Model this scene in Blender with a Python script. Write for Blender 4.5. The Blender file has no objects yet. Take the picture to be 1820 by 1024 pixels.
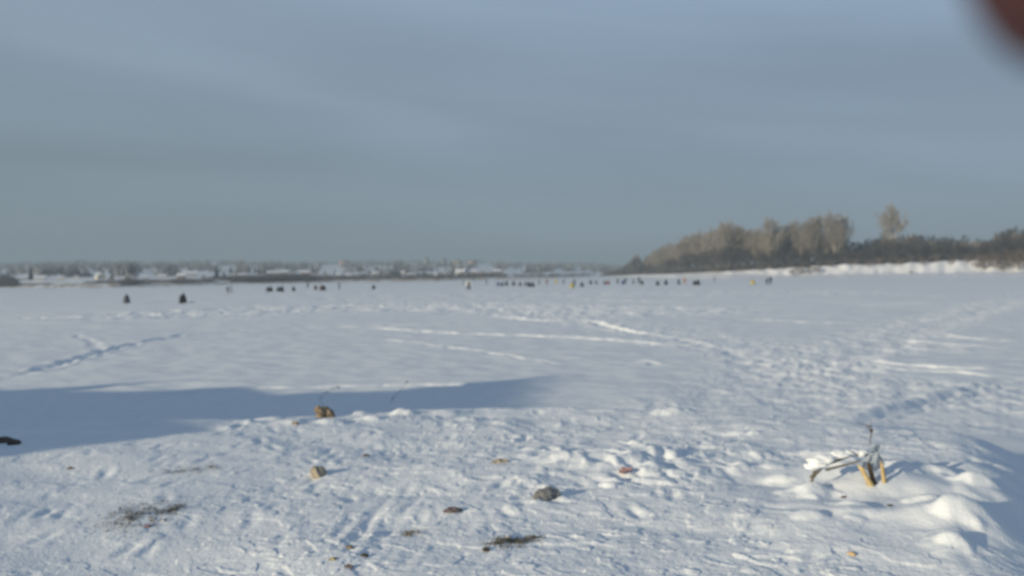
import bpy, bmesh, math, random
import numpy as np
from mathutils import Matrix, Vector, Euler

R = math.radians
rnd = random.Random(7)
sc = bpy.context.scene
COL = sc.collection

# ------------------------------------------------------------------ camera
PW, PH = 1820.0, 1024.0
LENS = 29.0
FPX = LENS / 36.0 * PW
CAM_H = 3.7                       # eye above the river ice; the bank is about 2 m high
PITCH, ROLL = R(0.98), R(-0.82)
CM = Euler((R(90) - PITCH, 0, 0)).to_matrix() @ Matrix.Rotation(ROLL, 3, 'Z')
cam_data = bpy.data.cameras.new('camera')
cam = bpy.data.objects.new('camera', cam_data)
COL.objects.link(cam)
cam.location = (0, 0, CAM_H)
cam.rotation_euler = CM.to_euler()
cam_data.lens = LENS
cam_data.sensor_width = 36
cam_data.clip_start = 0.01
cam_data.clip_end = 20000
cam_data.dof.use_dof = True       # the phone missed its focus: it is set close to the lens
cam_data.dof.focus_distance = 1.6
cam_data.dof.aperture_fstop = 3.7
sc.camera = cam

# ------------------------------------------------------------------ light
SUN_EL = R(12.2)
SUN_A = R(34.0)                   # heading of the shadows, from +X towards +Y
HEAD = (math.cos(SUN_A), math.sin(SUN_A))
TO_SUN = Vector((-HEAD[0] * math.cos(SUN_EL), -HEAD[1] * math.cos(SUN_EL), math.sin(SUN_EL)))
sd = bpy.data.lights.new('sun', 'SUN')
sd.energy = 5.0
sd.angle = R(0.9)
sd.color = (1.0, 0.87, 0.64)
so = bpy.data.objects.new('sun', sd)
COL.objects.link(so)
so.rotation_euler = TO_SUN.to_track_quat('Z', 'Y').to_euler()

world = bpy.data.worlds.new('World')
sc.world = world
world.use_nodes = True
nt = world.node_tree
bg = nt.nodes['Background']
bg.inputs['Strength'].default_value = 0.1
sky = nt.nodes.new('ShaderNodeTexSky')
sky.sky_type = 'NISHITA'
sky.sun_disc = False
sky.sun_elevation = SUN_EL
sky.sun_rotation = math.atan2(TO_SUN.x, TO_SUN.y)
sky.dust_density = 1.0
tc = nt.nodes.new('ShaderNodeTexCoord')


def wnode(t, **kw):
    n = nt.nodes.new(t)
    for k, v in kw.items():
        setattr(n, k, v)
    return n


# thin stratus veil over the clear sky: long soft bands, real positions on the sky
turn = wnode('ShaderNodeMapping')
turn.inputs['Rotation'].default_value = (0, R(-6), 0)
nt.links.new(tc.outputs['Generated'], turn.inputs['Vector'])
mapn = wnode('ShaderNodeMapping')
mapn.inputs['Scale'].default_value = (1.0, 1.0, 7.0)
nt.links.new(turn.outputs['Vector'], mapn.inputs['Vector'])
n1 = wnode('ShaderNodeTexNoise')
n1.inputs['Scale'].default_value = 1.35
n1.inputs['Detail'].default_value = 3.0
n1.inputs['Roughness'].default_value = 0.45
n1.inputs['Distortion'].default_value = 0.35
nt.links.new(mapn.outputs['Vector'], n1.inputs['Vector'])
streak = wnode('ShaderNodeMapRange')
streak.inputs['From Min'].default_value = 0.30
streak.inputs['From Max'].default_value = 0.72
streak.inputs['To Min'].default_value = 0.855
streak.inputs['To Max'].default_value = 1.18
nt.links.new(n1.outputs['Fac'], streak.inputs['Value'])
sep = wnode('ShaderNodeSeparateXYZ')
nt.links.new(tc.outputs['Generated'], sep.inputs['Vector'])
ramp = wnode('ShaderNodeValToRGB')
els = ramp.color_ramp.elements
for i, (p, c) in enumerate([(0.0, (2.00, 2.62, 3.10)), (0.13, (2.10, 2.82, 3.45)), (0.30, (2.70, 3.60, 4.66)), (0.6, (1.55, 2.25, 3.30)), (1.0, (1.2, 1.85, 2.9))]):
    e = els[i] if i < 2 else els.new(p)
    e.position = p
    e.color = (*c, 1)
nt.links.new(sep.outputs['Z'], ramp.inputs['Fac'])
# the veil thins to the right, where the sky shows bluer
side = wnode('ShaderNodeMapRange')
side.inputs['From Min'].default_value = -0.5
side.inputs['From Max'].default_value = 0.5
nt.links.new(sep.outputs['X'], side.inputs['Value'])
tint = wnode('ShaderNodeMix', data_type='RGBA')
tint.inputs['A'].default_value = (0.98, 0.970, 0.960, 1)
tint.inputs['B'].default_value = (1.05, 1.06, 1.12, 1)
nt.links.new(side.outputs['Result'], tint.inputs['Factor'])
mul1 = wnode('ShaderNodeVectorMath', operation='MULTIPLY')
nt.links.new(ramp.outputs['Color'], mul1.inputs[0])
nt.links.new(tint.outputs['Result'], mul1.inputs[1])
mul2 = wnode('ShaderNodeVectorMath', operation='SCALE')
nt.links.new(mul1.outputs['Vector'], mul2.inputs[0])
nt.links.new(streak.outputs['Result'], mul2.inputs['Scale'])
mix = wnode('ShaderNodeMix', data_type='RGBA')
mix.inputs['Factor'].default_value = 0.95
nt.links.new(sky.outputs['Color'], mix.inputs['A'])
nt.links.new(mul2.outputs['Vector'], mix.inputs['B'])
nt.links.new(mix.outputs['Result'], bg.inputs['Color'])

sc.view_settings.view_transform = 'Standard'
sc.view_settings.look = 'None'
sc.view_settings.exposure = 0.0
sc.view_settings.gamma = 1.0
sc.cycles.use_denoising = True
sc.cycles.max_bounces = 6
sc.cycles.volume_bounces = 0


# ------------------------------------------------------------------ pixels of the survey -> directions and ground points
def ray(px, py):
    d = CM @ Vector(((px - PW / 2) / FPX, -(py - PH / 2) / FPX, -1.0))
    return d


def at(px, py, z=0.0):
    d = ray(px, py)
    t = (z - CAM_H) / d.z
    return (d.x * t, d.y * t)


def atd(px, dist, py=480):
    d = ray(px, py)
    k = dist / math.hypot(d.x, d.y)
    return (d.x * k, d.y * k)


def zat(px, py, dist):
    d = ray(px, py)
    return CAM_H + d.z * dist / math.hypot(d.x, d.y)


# ------------------------------------------------------------------ numpy noise
def _hash(ix, iy, seed):
    h = (ix.astype(np.int64) * 374761393 + iy.astype(np.int64) * 668265263 + seed * 974634777) & 0x7fffffff
    h = ((h ^ (h >> 13)) * 1274126177) & 0x7fffffff
    h = (h ^ (h >> 16)) & 0xffff
    return h


def pnoise(x, y, seed=0):
    x0 = np.floor(x); y0 = np.floor(y)
    fx = x - x0; fy = y - y0
    ux = fx * fx * fx * (fx * (fx * 6 - 15) + 10); uy = fy * fy * fy * (fy * (fy * 6 - 15) + 10)

    def g(dx, dy):
        a = _hash(x0 + dx, y0 + dy, seed) * (2 * math.pi / 65536.0)
        return np.cos(a) * (fx - dx) + np.sin(a) * (fy - dy)
    n0 = g(0, 0) * (1 - ux) + g(1, 0) * ux
    n1_ = g(0, 1) * (1 - ux) + g(1, 1) * ux
    return (n0 * (1 - uy) + n1_ * uy) * 1.5


def fbm(x, y, octv=3, seed=0, gain=0.5):
    s = 0; a = 1.0; f = 1.0
    for i in range(octv):
        s = s + a * pnoise(x * f + 17.3 * i, y * f - 9.1 * i, seed + i)
        a *= gain; f *= 2.03
    return s


def sstep(t):
    t = np.clip(t, 0, 1)
    return t * t * (3 - 2 * t)


def bump(r):
    return np.where(r < 1, (1 - np.minimum(r, 1) ** 2) ** 2, 0.0)


# ------------------------------------------------------------------ terrain heights
PLAT = 2.05
LIP_X = [-30, -8, -3, 0, 2, 4, 8, 30]
LIP_Y = [9.0, 9.0, 9.7, 10.3, 9.6, 8.2, 7.0, 6.0]
WID_X = [-30, -4, 0, 3, 8, 30]
WID_Y = [9.0, 9.0, 9.5, 13.5, 13.0, 12.0]


def base_z(x, y):
    lip = np.interp(x, LIP_X, LIP_Y)
    wid = np.interp(x, WID_X, WID_Y)
    t = np.clip((y - lip) / wid, 0, 1)
    s = 0.55 * sstep(t) + 0.45 * (1 - (1 - t) ** 2)
    z = PLAT * (1 - s)
    # right of the broken reeds the bank falls away from the sun
    xr = np.interp(y, [0, 3.5, 5.0, 6.5, 8, 12], [2.05, 2.1, 2.6, 3.45, 4.2, 6.0])
    z = z - 0.48 * sstep((x - xr) / 1.6) * (1 - s)
    return z


def pre_z(x, y):
    """the land with its gentle swells and drifts, before the added shadow bank, tracks and lumps"""
    z = base_z(x, y)
    d = np.hypot(x, y)
    on = sstep((np.interp(x, LIP_X, LIP_Y) + 1.5 - y) / 2.5)
    z = z + .10 * fbm(x * .16, y * .16, 2, 3) * (.35 + .65 * on) * sstep((90 - d) / 60)
    z = z + .035 * fbm(x * .55 + 2, y * .8, 2, 5) * sstep((120 - d) / 80)
    z = z + .05 * fbm(x * .035, y * .06, 2, 8) * sstep((600 - d) / 300) * sstep((d - 25) / 30)
    return z


# unseen bank added at left, its crest shaped to cast the blue shadow
VMAX_PX = [(0, 808, 2.0), (130, 796, 2.0), (250, 782, 1.95), (370, 765, 1.95), (480, 748, 1.9), (700, 724, .95), (900, 714, .42), (1036, 664, 0), (860, 680, 0),
           (700, 693, 0), (585, 706, 0), (500, 702, 0), (430, 687, 0), (350, 674, 0), (210, 697, 0), (100, 697, 0), (0, 696, 0)]


def uv_of(x, y):
    return (-x * HEAD[1] + y * HEAD[0], x * HEAD[0] + y * HEAD[1])


_uv = []
for (px_, py_, z_) in VMAX_PX:
    for _ in range(25 if z_ > 1.5 or z_ == 0 else 1):
        bx_, by_ = at(px_, py_, z_)
        if 0 < z_ < 1.5:
            break
        z_ = .6 * z_ + .4 * float(pre_z(np.array([bx_]), np.array([by_]))[0])
    u_, v_ = uv_of(bx_, by_)
    _uv.append((u_, v_, z_))
_uv.sort()
U_TAB = np.array([t[0] for t in _uv]); V_TAB = np.array([t[1] for t in _uv]); Z_TAB = np.array([t[2] for t in _uv])
VC = -7.0
H_TAB = Z_TAB + (V_TAB - VC) * math.tan(SUN_EL)
U_ALL = np.concatenate([[U_TAB[0] - 0.35], U_TAB, [U_TAB[-1] + 8, U_TAB[-1] + 25]])
H_ALL = np.concatenate([[PLAT - 0.3], H_TAB, [H_TAB[-1] * 0.8, 0.0]])
U_FINE = np.linspace(U_ALL[0], U_ALL[-1], 900)
H_FULL = np.interp(U_FINE, U_ALL, H_ALL)
H_SNOW = H_FULL - 0.7 * sstep((U_FINE - 15.0) / 4.0) * (U_FINE < 23.72)


def crest(x, y, z):  # raises the added bank to the heights its shadow needs
    u, v = uv_of(x, y)
    h = np.interp(u, U_FINE, H_SNOW)
    h = np.where((u < U_ALL[0]) | (u > U_ALL[-1]), -5, h)
    d = v - VC
    front = sstep(1 - d / 4.6)
    back = 0.6 + 0.4 * sstep(1 + d / 4.0)
    back = back * sstep(1 + (d + 10) / 30.0)
    prof = np.where(d > 0, front, back)
    return z + np.maximum(h - z, 0) * prof


# tracks on the ice: (pixel polyline, half width, depth, raggedness)
TRACKS = [
    ([(0, 664), (120, 632), (215, 606), (330, 588), (440, 581)], .42, .15, 1.0),
    ([(0, 652), (110, 636), (200, 612), (260, 598)], .35, .08, 1.0),
    ([(60, 694), (270, 690), (420, 679), (600, 675), (820, 672), (900, 676)], .30, .17, .9),
    ([(640, 575), (800, 585), (1000, 592), (1130, 600), (1260, 608)], .45, .17, .6),
    ([(900, 550), (1010, 560), (1090, 577), (1180, 592), (1290, 612), (1360, 640)], .6, .08, .8),
    ([(860, 556), (940, 563), (1050, 566), (1140, 587)], .5, .24, .4),
    ([(660, 594), (700, 598), (800, 610), (900, 622), (1010, 640)], .28, .08, 1.0),
    ([(1090, 628), (1160, 634), (1200, 643)], .3, .14, .8),
    ([(1270, 566), (1340, 562), (1450, 567), (1530, 569)], .5, .11, 1.0),
    ([(1510, 626), (1600, 637), (1700, 641), (1820, 650)], .40, .22, .6),
    ([(1500, 634), (1600, 645), (1700, 649), (1820, 660)], .30, .16, .6),
    ([(1840, 654), (1740, 672), (1660, 694), (1560, 722), (1450, 752)], .32, .22, .4),
    ([(1840, 664), (1740, 684), (1660, 706), (1560, 736)], .25, .14, .6),
    ([(1640, 584), (1720, 592), (1840, 600)], .45, .18, .8),
    ([(1560, 590), (1700, 604), (1840, 612)], .35, .12, .8),
    ([(1460, 650), (1560, 610), (1660, 575), (1760, 545), (1820, 526)], 1.2, .07, .7),
    ([(380, 583), (520, 577), (700, 572), (900, 566)], .5, .16, .9),
    ([(130, 588), (165, 600), (185, 618)], .4, .05, 1.0),
    ([(0, 562), (200, 558), (420, 553), (600, 548)], 1.0, .20, .7),
    ([(960, 680), (1080, 676), (1120, 668)], .25, .08, .8),
    ([(1180, 690), (1280, 684), (1340, 672)], .25, .08, .8),
    ([(1140, 520), (1300, 524), (1500, 520), (1700, 523)], 1.0, .14, .8),
    ([(560, 530), (800, 534), (1000, 528), (1200, 533)], 1.2, .16, .8),
]
# broad trampled strips: polyline, half width, amplitude, roughness per metre
PATHS = [
    ([(1180, 800), (1300, 740), (1400, 690), (1440, 650), (1330, 618), (1240, 600), (1100, 580), (980, 562), (880, 552)], 3.0, .048, 1.3),
    ([(1440, 650), (1500, 620), (1600, 590), (1720, 555), (1840, 520)], 2.6, .065, .9),
    ([(340, 558), (560, 546), (760, 545), (960, 548), (1120, 552)], 10.0, .15, .42),
    ([(500, 522), (800, 526), (1100, 522), (1400, 520)], 16.0, .13, .30),
    ([(1440, 650), (1520, 690), (1650, 690), (1760, 700), (1840, 720)], 2.2, .064, 1.5),
    ([(1500, 750), (1660, 752), (1840, 768)], 1.0, .055, 1.8),
    ([(1440, 720), (1600, 716), (1840, 730)], 1.3, .055, 1.6),
    ([(1580, 624), (1640, 619), (1680, 620)], 1.2, .070, 1.0),
    ([(1180, 720), (1190, 734), (1230, 736)], .35, .06, 1.9),
]


def seg_dist(x, y, pts):
    best = np.full(x.shape, 1e9); along = np.zeros(x.shape); acc = 0.0
    for (a, b) in zip(pts[:-1], pts[1:]):
        dx, dy = b[0] - a[0], b[1] - a[1]
        L2 = dx * dx + dy * dy
        t = np.clip(((x - a[0]) * dx + (y - a[1]) * dy) / L2, 0, 1)
        d = np.hypot(x - a[0] - t * dx, y - a[1] - t * dy)
        m = d < best
        best = np.where(m, d, best); along = np.where(m, acc + t * math.sqrt(L2), along)
        acc += math.sqrt(L2)
    return best, along, acc


TRK = [([at(p[0], p[1], 0.25) for p in pl], w, dp, rg) for (pl, w, dp, rg) in TRACKS]
PTH = []
for (pl, w, amp, fq) in PATHS:
    pts = []
    for p in pl:
        q = at(p[0], p[1], 0.2)
        for _ in range(6):
            zz = float(base_z(np.array([q[0]]), np.array([q[1]]))[0])
            q = at(p[0], p[1], zz)
        pts.append(q)
    PTH.append((pts, w, amp, fq))


def hit0(px, py, z=PLAT):
    q = at(px, py, z)
    for _ in range(10):
        q = at(px, py, float(base_z(np.array([q[0]]), np.array([q[1]]))[0]))
    return q


# footprints and lumps trodden into the bank
FOOT = []
fr = random.Random(21)
for _ in range(46):                                  # trails of steps
    x0, y0 = fr.uniform(-4.5, 4.5), fr.uniform(3.0, 9.0)
    a = R(90) + fr.gauss(-.35, .5)
    for k in range(fr.randint(3, 9)):
        s = .14 * (1 if k % 2 else -1)
        px_ = x0 + math.cos(a) * .62 * k - math.sin(a) * s + fr.gauss(0, .05)
        py_ = y0 + math.sin(a) * .62 * k + math.cos(a) * s + fr.gauss(0, .05)
        if py_ < 11:
            FOOT.append((px_, py_, a + fr.gauss(0, .12), fr.uniform(.003, .012)))
c_ = hit0(1110, 830)
for _ in range(80):                                  # the churned patch in the middle
    FOOT.append((c_[0] + fr.gauss(0, .6), c_[1] + fr.gauss(0, .6), fr.uniform(0, 3.1), fr.uniform(.010, .024)))
LUMPS = []
for _ in range(52):
    LUMPS.append((c_[0] + fr.gauss(.05, .50), c_[1] + fr.gauss(.15, .42), fr.uniform(.05, .17), fr.uniform(.012, .034), fr.uniform(0, 3.1)))
for (px_, py_, r_, h_) in [(1340, 816, .11, .085), (1470, 815, .17, .12), (1430, 882, .14, .10), (1310, 775, .08, .06), (1340, 777, .07, .05),
                           (1690, 930, .34, .17), (1690, 972, .16, .07), (1770, 898, .22, .12), (1745, 852, .32, .12), (1630, 868, .42, .12),
                           (1555, 872, .40, .17), (1462, 852, .34, .14), (1655, 858, .15, .15), (1705, 938, .16, .17), (1690, 973, .10, .10), (1735, 880, .13, .15), (1600, 862, .16, .13), (1650, 905, .12, .09),
                           (1450, 888, .13, .12), (1520, 912, .12, .07), (1440, 930, .12, .07), (1790, 850, .15, .1), (1500, 850, .12, .1),
                           (1210, 735, .2, .11), (1185, 738, .16, .10), (720, 737, .16, .12), (660, 748, .14, .09), (590, 755, .16, .09), (480, 748, .15, .10),
                           (520, 757, .18, .09), (545, 748, .14, .08), (440, 757, .15, .07), (800, 733, .2, .08), (835, 742, .16, .07), (400, 766, .15, .06), (900, 750, .15, .06),
                           (980, 752, .14, .07), (640, 735, .13, .08), (1370, 838, .1, .05), (1520, 925, .16, .06), (1380, 860, .1, .05)]:
    q = hit0(px_, py_)
    LUMPS.append((q[0], q[1], r_, h_ * .55, fr.uniform(-.5, .5)))
GROOVES = []                                         # sledge and ski scrapes
for (pl, w, dp) in [([(590, 1005), (655, 920), (715, 850)], .05, .030), ([(630, 1010), (700, 925), (760, 860)], .05, .024), ([(560, 985), (640, 890)], .04, .02),
                    ([(700, 1010), (750, 950), (790, 900)], .05, .022), ([(1290, 860), (1400, 868), (1500, 890), (1580, 918)], .10, .055), ([(1270, 900), (1420, 912), (1540, 945)], .08, .04),
                    ([(1080, 800), (1180, 830), (1200, 850)], .10, .055), ([(1000, 815), (1080, 845)], .08, .045), ([(860, 985), (990, 965), (1080, 975)], .06, .03),
                    ([(1290, 955), (1400, 985)], .07, .03), ([(230, 1010), (300, 985)], .05, .03), ([(20, 930), (60, 895)], .06, .03), ([(160, 758), (195, 722)], .09, .05),
                    ([(1660, 880), (1720, 905)], .1, .06), ([(1630, 845), (1740, 890)], .09, .05), ([(980, 722), (1060, 740)], .12, .05), ([(910, 735), (1000, 760)], .12, .06)]:
    GROOVES.append(([hit0(*p) for p in pl], w, dp))


MOUND = hit0(1620, 890)
FOOT = [f for f in FOOT if math.hypot(f[0] - MOUND[0], f[1] - MOUND[1]) > 1.2]


def local(x, y, cx, cy, r):
    return np.nonzero((np.abs(x - cx) < r) & (np.abs(y - cy) < r))


def ground_z(x, y, fine=True):
    x = np.atleast_1d(np.asarray(x, float)); y = np.atleast_1d(np.asarray(y, float))
    z = pre_z(x, y)
    d = np.hypot(x, y)
    lip = np.interp(x, LIP_X, LIP_Y)
    on = sstep((lip + 1.5 - y) / 2.5)                         # 1 on the trodden bank
    slope = sstep((lip + 12 - y) / 4) * (1 - on)
    z = crest(x, y, z)
    # wind crust on the ice: low sastrugi that run with the wind
    ice = sstep((y - 18) / 10)
    wx = x * .94 + y * .34; wy = -x * .34 + y * .94
    z = z + ice * .016 * fbm(wx * .22, wy * 1.0, 3, 41) * sstep((260 - d) / 120)
    z = z + .085 * fbm(x * .10, y * .33, 3, 45) * sstep((500 - d) / 150) * sstep((d - 38) / 60)
    z = z + ice * .06 * fbm(wx * .05, wy * .16, 2, 43) * sstep((420 - d) / 150) * sstep((d - 40) / 40)
    near = np.nonzero(d < 14.0)
    if fine and near[0].size:
        xn, yn, o = x[near], y[near], on[near]
        rough = .25 + .75 * o
        left = sstep((-.6 - xn) / 2.5)                        # the left of the bank is packed flat
        rough = rough * (1.15 - .45 * left)
        wn = .10 * fbm(xn * 3.1, yn * 3.1, 2, 61)
        n = .010 * fbm(xn * 1.1, yn * 2.0, 2, 11)
        n = n + .0042 * fbm((xn + wn) * 4.6, (yn + wn) * 5.4, 3, 12)
        r1 = 1 - np.abs(fbm((xn + wn) * 7.5, yn * 9.5, 2, 14))
        n = n + .0034 * r1 * r1 * sstep(.5 + fbm(xn * 1.1, yn * 1.1, 2, 15))
        n = n + .0024 * fbm(xn * 19, yn * 22, 2, 13)
        mq = sstep(1.35 - np.hypot(xn - MOUND[0], yn - MOUND[1]) / 1.15)
        o = o * (1 - .75 * mq); rough = rough * (1 - .65 * mq)      # soft drifts on the mound
        z[near] += .70 * n * rough
        # crusts: chipped plates on part of the bank
        c = fbm(xn * 2.4 + 4, yn * 3.2, 3, 19)
        z[near] += .007 * sstep((c - .18) / .06) * o * (1 - .5 * left)
        g = fbm((xn + wn) * 7.0, (yn - wn) * 9.0, 2, 23)          # crumbs of broken crust
        gm = sstep(.45 + fbm(xn * .9 + 9, yn * .9, 2, 24)) * o * (1 - .75 * left)
        z[near] += .008 * sstep((g - .34) / .10) * gm
    if fine:
        for (pl, w, amp, sc_) in PTH:
            ax = [p[0] for p in pl]; ay = [p[1] for p in pl]
            ii = np.nonzero((x > min(ax) - 2.5 * w) & (x < max(ax) + 2.5 * w) & (y > min(ay) - 2.5 * w) & (y < max(ay) + 2.5 * w))
            if not ii[0].size:
                continue
            dd, al, _ = seg_dist(x[ii], y[ii], pl)
            m = sstep(1.6 - dd / w)
            q = fbm(x[ii] * sc_, y[ii] * sc_, 3, 31) + .22 * fbm(x[ii] * sc_ * 3.3, y[ii] * sc_ * 3.3, 2, 33)
            z[ii] += m * amp * q * (.35 + .65 * sstep((np.hypot(x[ii], y[ii]) - 11) / 22))
        for k, (pl, w, dp, rg) in enumerate(TRK):
            ax = [p[0] for p in pl]; ay = [p[1] for p in pl]
            ii = np.nonzero((x > min(ax) - 4 * w) & (x < max(ax) + 4 * w) & (y > min(ay) - 4 * w) & (y < max(ay) + 4 * w))
            if not ii[0].size:
                continue
            xx, yy = x[ii], y[ii]
            wob = .5 * w * fbm(xx * .8, yy * .8, 3, 70 + k)
            dd, al, tot = seg_dist(xx + wob, yy + wob, pl)
            gap = 1 - .7 * rg + .7 * rg * sstep(.5 + 1.5 * pnoise(al * .9, al * 0 + k, 90 + k))
            gap = gap * sstep(al / 3) * sstep((tot - al) / 3)
            z[ii] += (-dp * bump(dd / w) + .2 * dp * bump(np.abs(dd - 1.35 * w) / (.75 * w))) * gap
        for (fx, fy, a, dp) in FOOT:
            ii = local(x, y, fx, fy, .3)
            if ii[0].size:
                lx = (x[ii] - fx) * math.cos(a) + (y[ii] - fy) * math.sin(a)
                ly = -(x[ii] - fx) * math.sin(a) + (y[ii] - fy) * math.cos(a)
                r = np.sqrt((lx / .16) ** 2 + (ly / .062) ** 2)
                z[ii] += -dp * bump(r) + .2 * dp * bump(np.abs(r - 1.4) / .6)
        for (lx0, ly0, r_, h_, a) in LUMPS:
            ii = local(x, y, lx0, ly0, r_ * 1.8)
            if ii[0].size:
                lx = (x[ii] - lx0) * math.cos(a) + (y[ii] - ly0) * math.sin(a)
                ly = -(x[ii] - lx0) * math.sin(a) + (y[ii] - ly0) * math.cos(a)
                r = np.sqrt((lx / (r_ * 1.5)) ** 2 + (ly / r_) ** 2) * (1 + .35 * pnoise(x[ii] * 1.2 / r_, y[ii] * 1.2 / r_, 77))
                z[ii] += .85 * h_ * sstep((1.08 - r) / .95)
        for (pl, w, dp) in GROOVES:
            ax = [p[0] for p in pl]; ay = [p[1] for p in pl]
            ii = np.nonzero((x > min(ax) - 4 * w) & (x < max(ax) + 4 * w) & (y > min(ay) - 4 * w) & (y < max(ay) + 4 * w))
            if ii[0].size:
                xx, yy = x[ii], y[ii]
                wob = .5 * w * fbm(xx * 3, yy * 3, 2, 81)
                dd, al, tot = seg_dist(xx + wob, yy + wob, pl)
                gap = .24 * sstep(.55 + .8 * pnoise(xx * 1.3, yy * 1.3, 83)) * (1 + .5 * pnoise(xx * 9, yy * 9, 84))
                z[ii] += (-dp * bump(dd / w) + .5 * dp * bump(np.abs(dd - 1.5 * w) / (.8 * w))) * gap * sstep(al / .3) * sstep((tot - al) / .3)
    return z


def gz(x, y):
    return float(ground_z(x, y)[0])


def hit(px, py):
    z = PLAT
    for _ in range(14):
        q = at(px, py, z)
        z = .5 * z + .5 * float(ground_z(q[0], q[1])[0])
    q = at(px, py, z)
    return Vector((q[0], q[1], gz(q[0], q[1])))


# ------------------------------------------------------------------ materials
def mat(name, color, rough=.7, noise=None, scale=8.0, bump_s=0.0, bump_scale=60.0, spec=.3, coord='Object'):
    m = bpy.data.materials.new(name)
    m.use_nodes = True
    t = m.node_tree
    b = t.nodes['Principled BSDF']
    b.inputs['Roughness'].default_value = rough
    b.inputs['Specular IOR Level'].default_value = spec
    b.inputs['Base Color'].default_value = (*color, 1)
    co = t.nodes.new('ShaderNodeTexCoord')
    if noise:
        n = t.nodes.new('ShaderNodeTexNoise')
        n.inputs['Scale'].default_value = scale
        n.inputs['Detail'].default_value = 4
        r = t.nodes.new('ShaderNodeValToRGB')
        r.color_ramp.elements[0].position = .35
        r.color_ramp.elements[1].position = .65
        r.color_ramp.elements[0].color = (*color, 1)
        r.color_ramp.elements[1].color = (*noise, 1)
        t.links.new(co.outputs[coord], n.inputs['Vector'])
        t.links.new(n.outputs['Fac'], r.inputs['Fac'])
        t.links.new(r.outputs['Color'], b.inputs['Base Color'])
    if bump_s:
        n = t.nodes.new('ShaderNodeTexNoise')
        n.inputs['Scale'].default_value = bump_scale
        n.inputs['Detail'].default_value = 3
        bp = t.nodes.new('ShaderNodeBump')
        bp.inputs['Strength'].default_value = bump_s
        bp.inputs['Distance'].default_value = .01
        t.links.new(co.outputs[coord], n.inputs['Vector'])
        t.links.new(n.outputs['Fac'], bp.inputs['Height'])
        t.links.new(bp.outputs['Normal'], b.inputs['Normal'])
    return m


M = {}
M['snow'] = mat('snow', (.80, .83, .85), .65, (.86, .88, .89), 3.0, .5, 45.0, .2)
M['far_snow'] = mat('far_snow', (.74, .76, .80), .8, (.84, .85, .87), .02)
M['bank_snow'] = mat('bank_snow', (.80, .81, .84), .7, (.88, .88, .89), .3)


# ------------------------------------------------------------------ object helpers
def tag(o, label=None, cat=None, group=None, kind=None):
    if label: o['label'] = label
    if cat: o['category'] = cat
    if group: o['group'] = group
    if kind: o['kind'] = kind
    return o


def mesh_np(name, verts, faces, mats=(), fmat=None, smooth=False):
    """faces: (n,3) or (n,4) int array, or list of those"""
    me = bpy.data.meshes.new(name)
    verts = np.asarray(verts, np.float32)
    fl = faces if isinstance(faces, list) else [faces]
    fl = [np.asarray(f, np.int32) for f in fl if len(f)]
    loops = np.concatenate([f.ravel() for f in fl])
    sizes = np.concatenate([np.full(len(f), f.shape[1], np.int32) for f in fl])
    starts = np.concatenate([[0], np.cumsum(sizes)[:-1]]).astype(np.int32)
    me.vertices.add(len(verts)); me.vertices.foreach_set('co', verts.ravel())
    me.loops.add(len(loops)); me.loops.foreach_set('vertex_index', loops)
    me.polygons.add(len(sizes)); me.polygons.foreach_set('loop_start', starts)
    if smooth:
        me.polygons.foreach_set('use_smooth', np.ones(len(sizes), bool))
    for m in mats:
        me.materials.append(m)
    if fmat is not None:
        me.polygons.foreach_set('material_index', np.asarray(fmat, np.int32))
    me.update(calc_edges=True)
    me.validate()
    return me


def link(name, me, parent=None, loc=None, rotz=0.0, scale=None):
    o = bpy.data.objects.new(name, me)
    COL.objects.link(o)
    if parent: o.parent = parent
    if loc is not None: o.location = loc
    if rotz: o.rotation_euler[2] = rotz
    if scale is not None: o.scale = scale if hasattr(scale, '__len__') else (scale,) * 3
    return o


def empty(name, loc, rotz=0.0, scale=1.0):
    o = link(name, None, None, loc, rotz, scale)
    o.empty_display_size = .2
    return o


def copy_thing(o, loc, rotz=0.0, scale=1.0):
    c = o.copy(); COL.objects.link(c)
    c.location = loc; c.rotation_euler = (0, 0, rotz)
    c.scale = scale if hasattr(scale, '__len__') else (scale,) * 3
    for ch in list(o.children):
        d = ch.copy(); COL.objects.link(d); d.parent = c
        for g in list(ch.children):
            e = g.copy(); COL.objects.link(e); e.parent = d
    return c


# ------------------------------------------------------------------ the snow field: one sheet to the horizon
def build_ground():
    az_f = np.linspace(R(-40), R(40), 1150)
    az_l = np.linspace(R(-88), R(-40), 300)[:-1]
    az_c = np.linspace(R(40), R(272), 100)[1:-1]
    az = np.concatenate([az_l, az_f, az_c])
    d0 = np.geomspace(.15, 2.6, 26)[:-1]
    s = np.linspace(1 / 2.6, 1 / 18.0, 800)
    d1 = np.concatenate([1 / s, np.linspace(18, 110, 570)[1:]])
    d2 = np.geomspace(110, 420, 260)[1:]
    d3 = np.geomspace(420, 9000, 40)[1:]
    D = np.concatenate([d0, d1, d2, d3])
    A, DD = np.meshgrid(az, D)
    X = DD * np.sin(A); Y = DD * np.cos(A)
    Z = ground_z(X.ravel(), Y.ravel()).reshape(X.shape)
    far = DD > 700
    Z = np.where(far, 0, Z)
    nr, nc = X.shape
    V = np.stack([X, Y, Z], -1).reshape(-1, 3)
    i = np.arange(nr - 1)[:, None] * nc; j = np.arange(nc)[None, :]
    a = i + j; b = i + (j + 1) % nc
    F = np.stack([a, b, b + nc, a + nc], -1).reshape(-1, 4)
    V = np.concatenate([V, [[0, 0, float(Z[0].mean())]]])
    jj = np.arange(nc)
    F3 = np.stack([np.full(nc, len(V) - 1), (jj + 1) % nc, jj], -1)
    me = mesh_np('snow_field', V, [F, F3], [M['snow']], smooth=True)
    o = link('snow_field', me)
    return tag(o, kind='structure')


build_ground()


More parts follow.
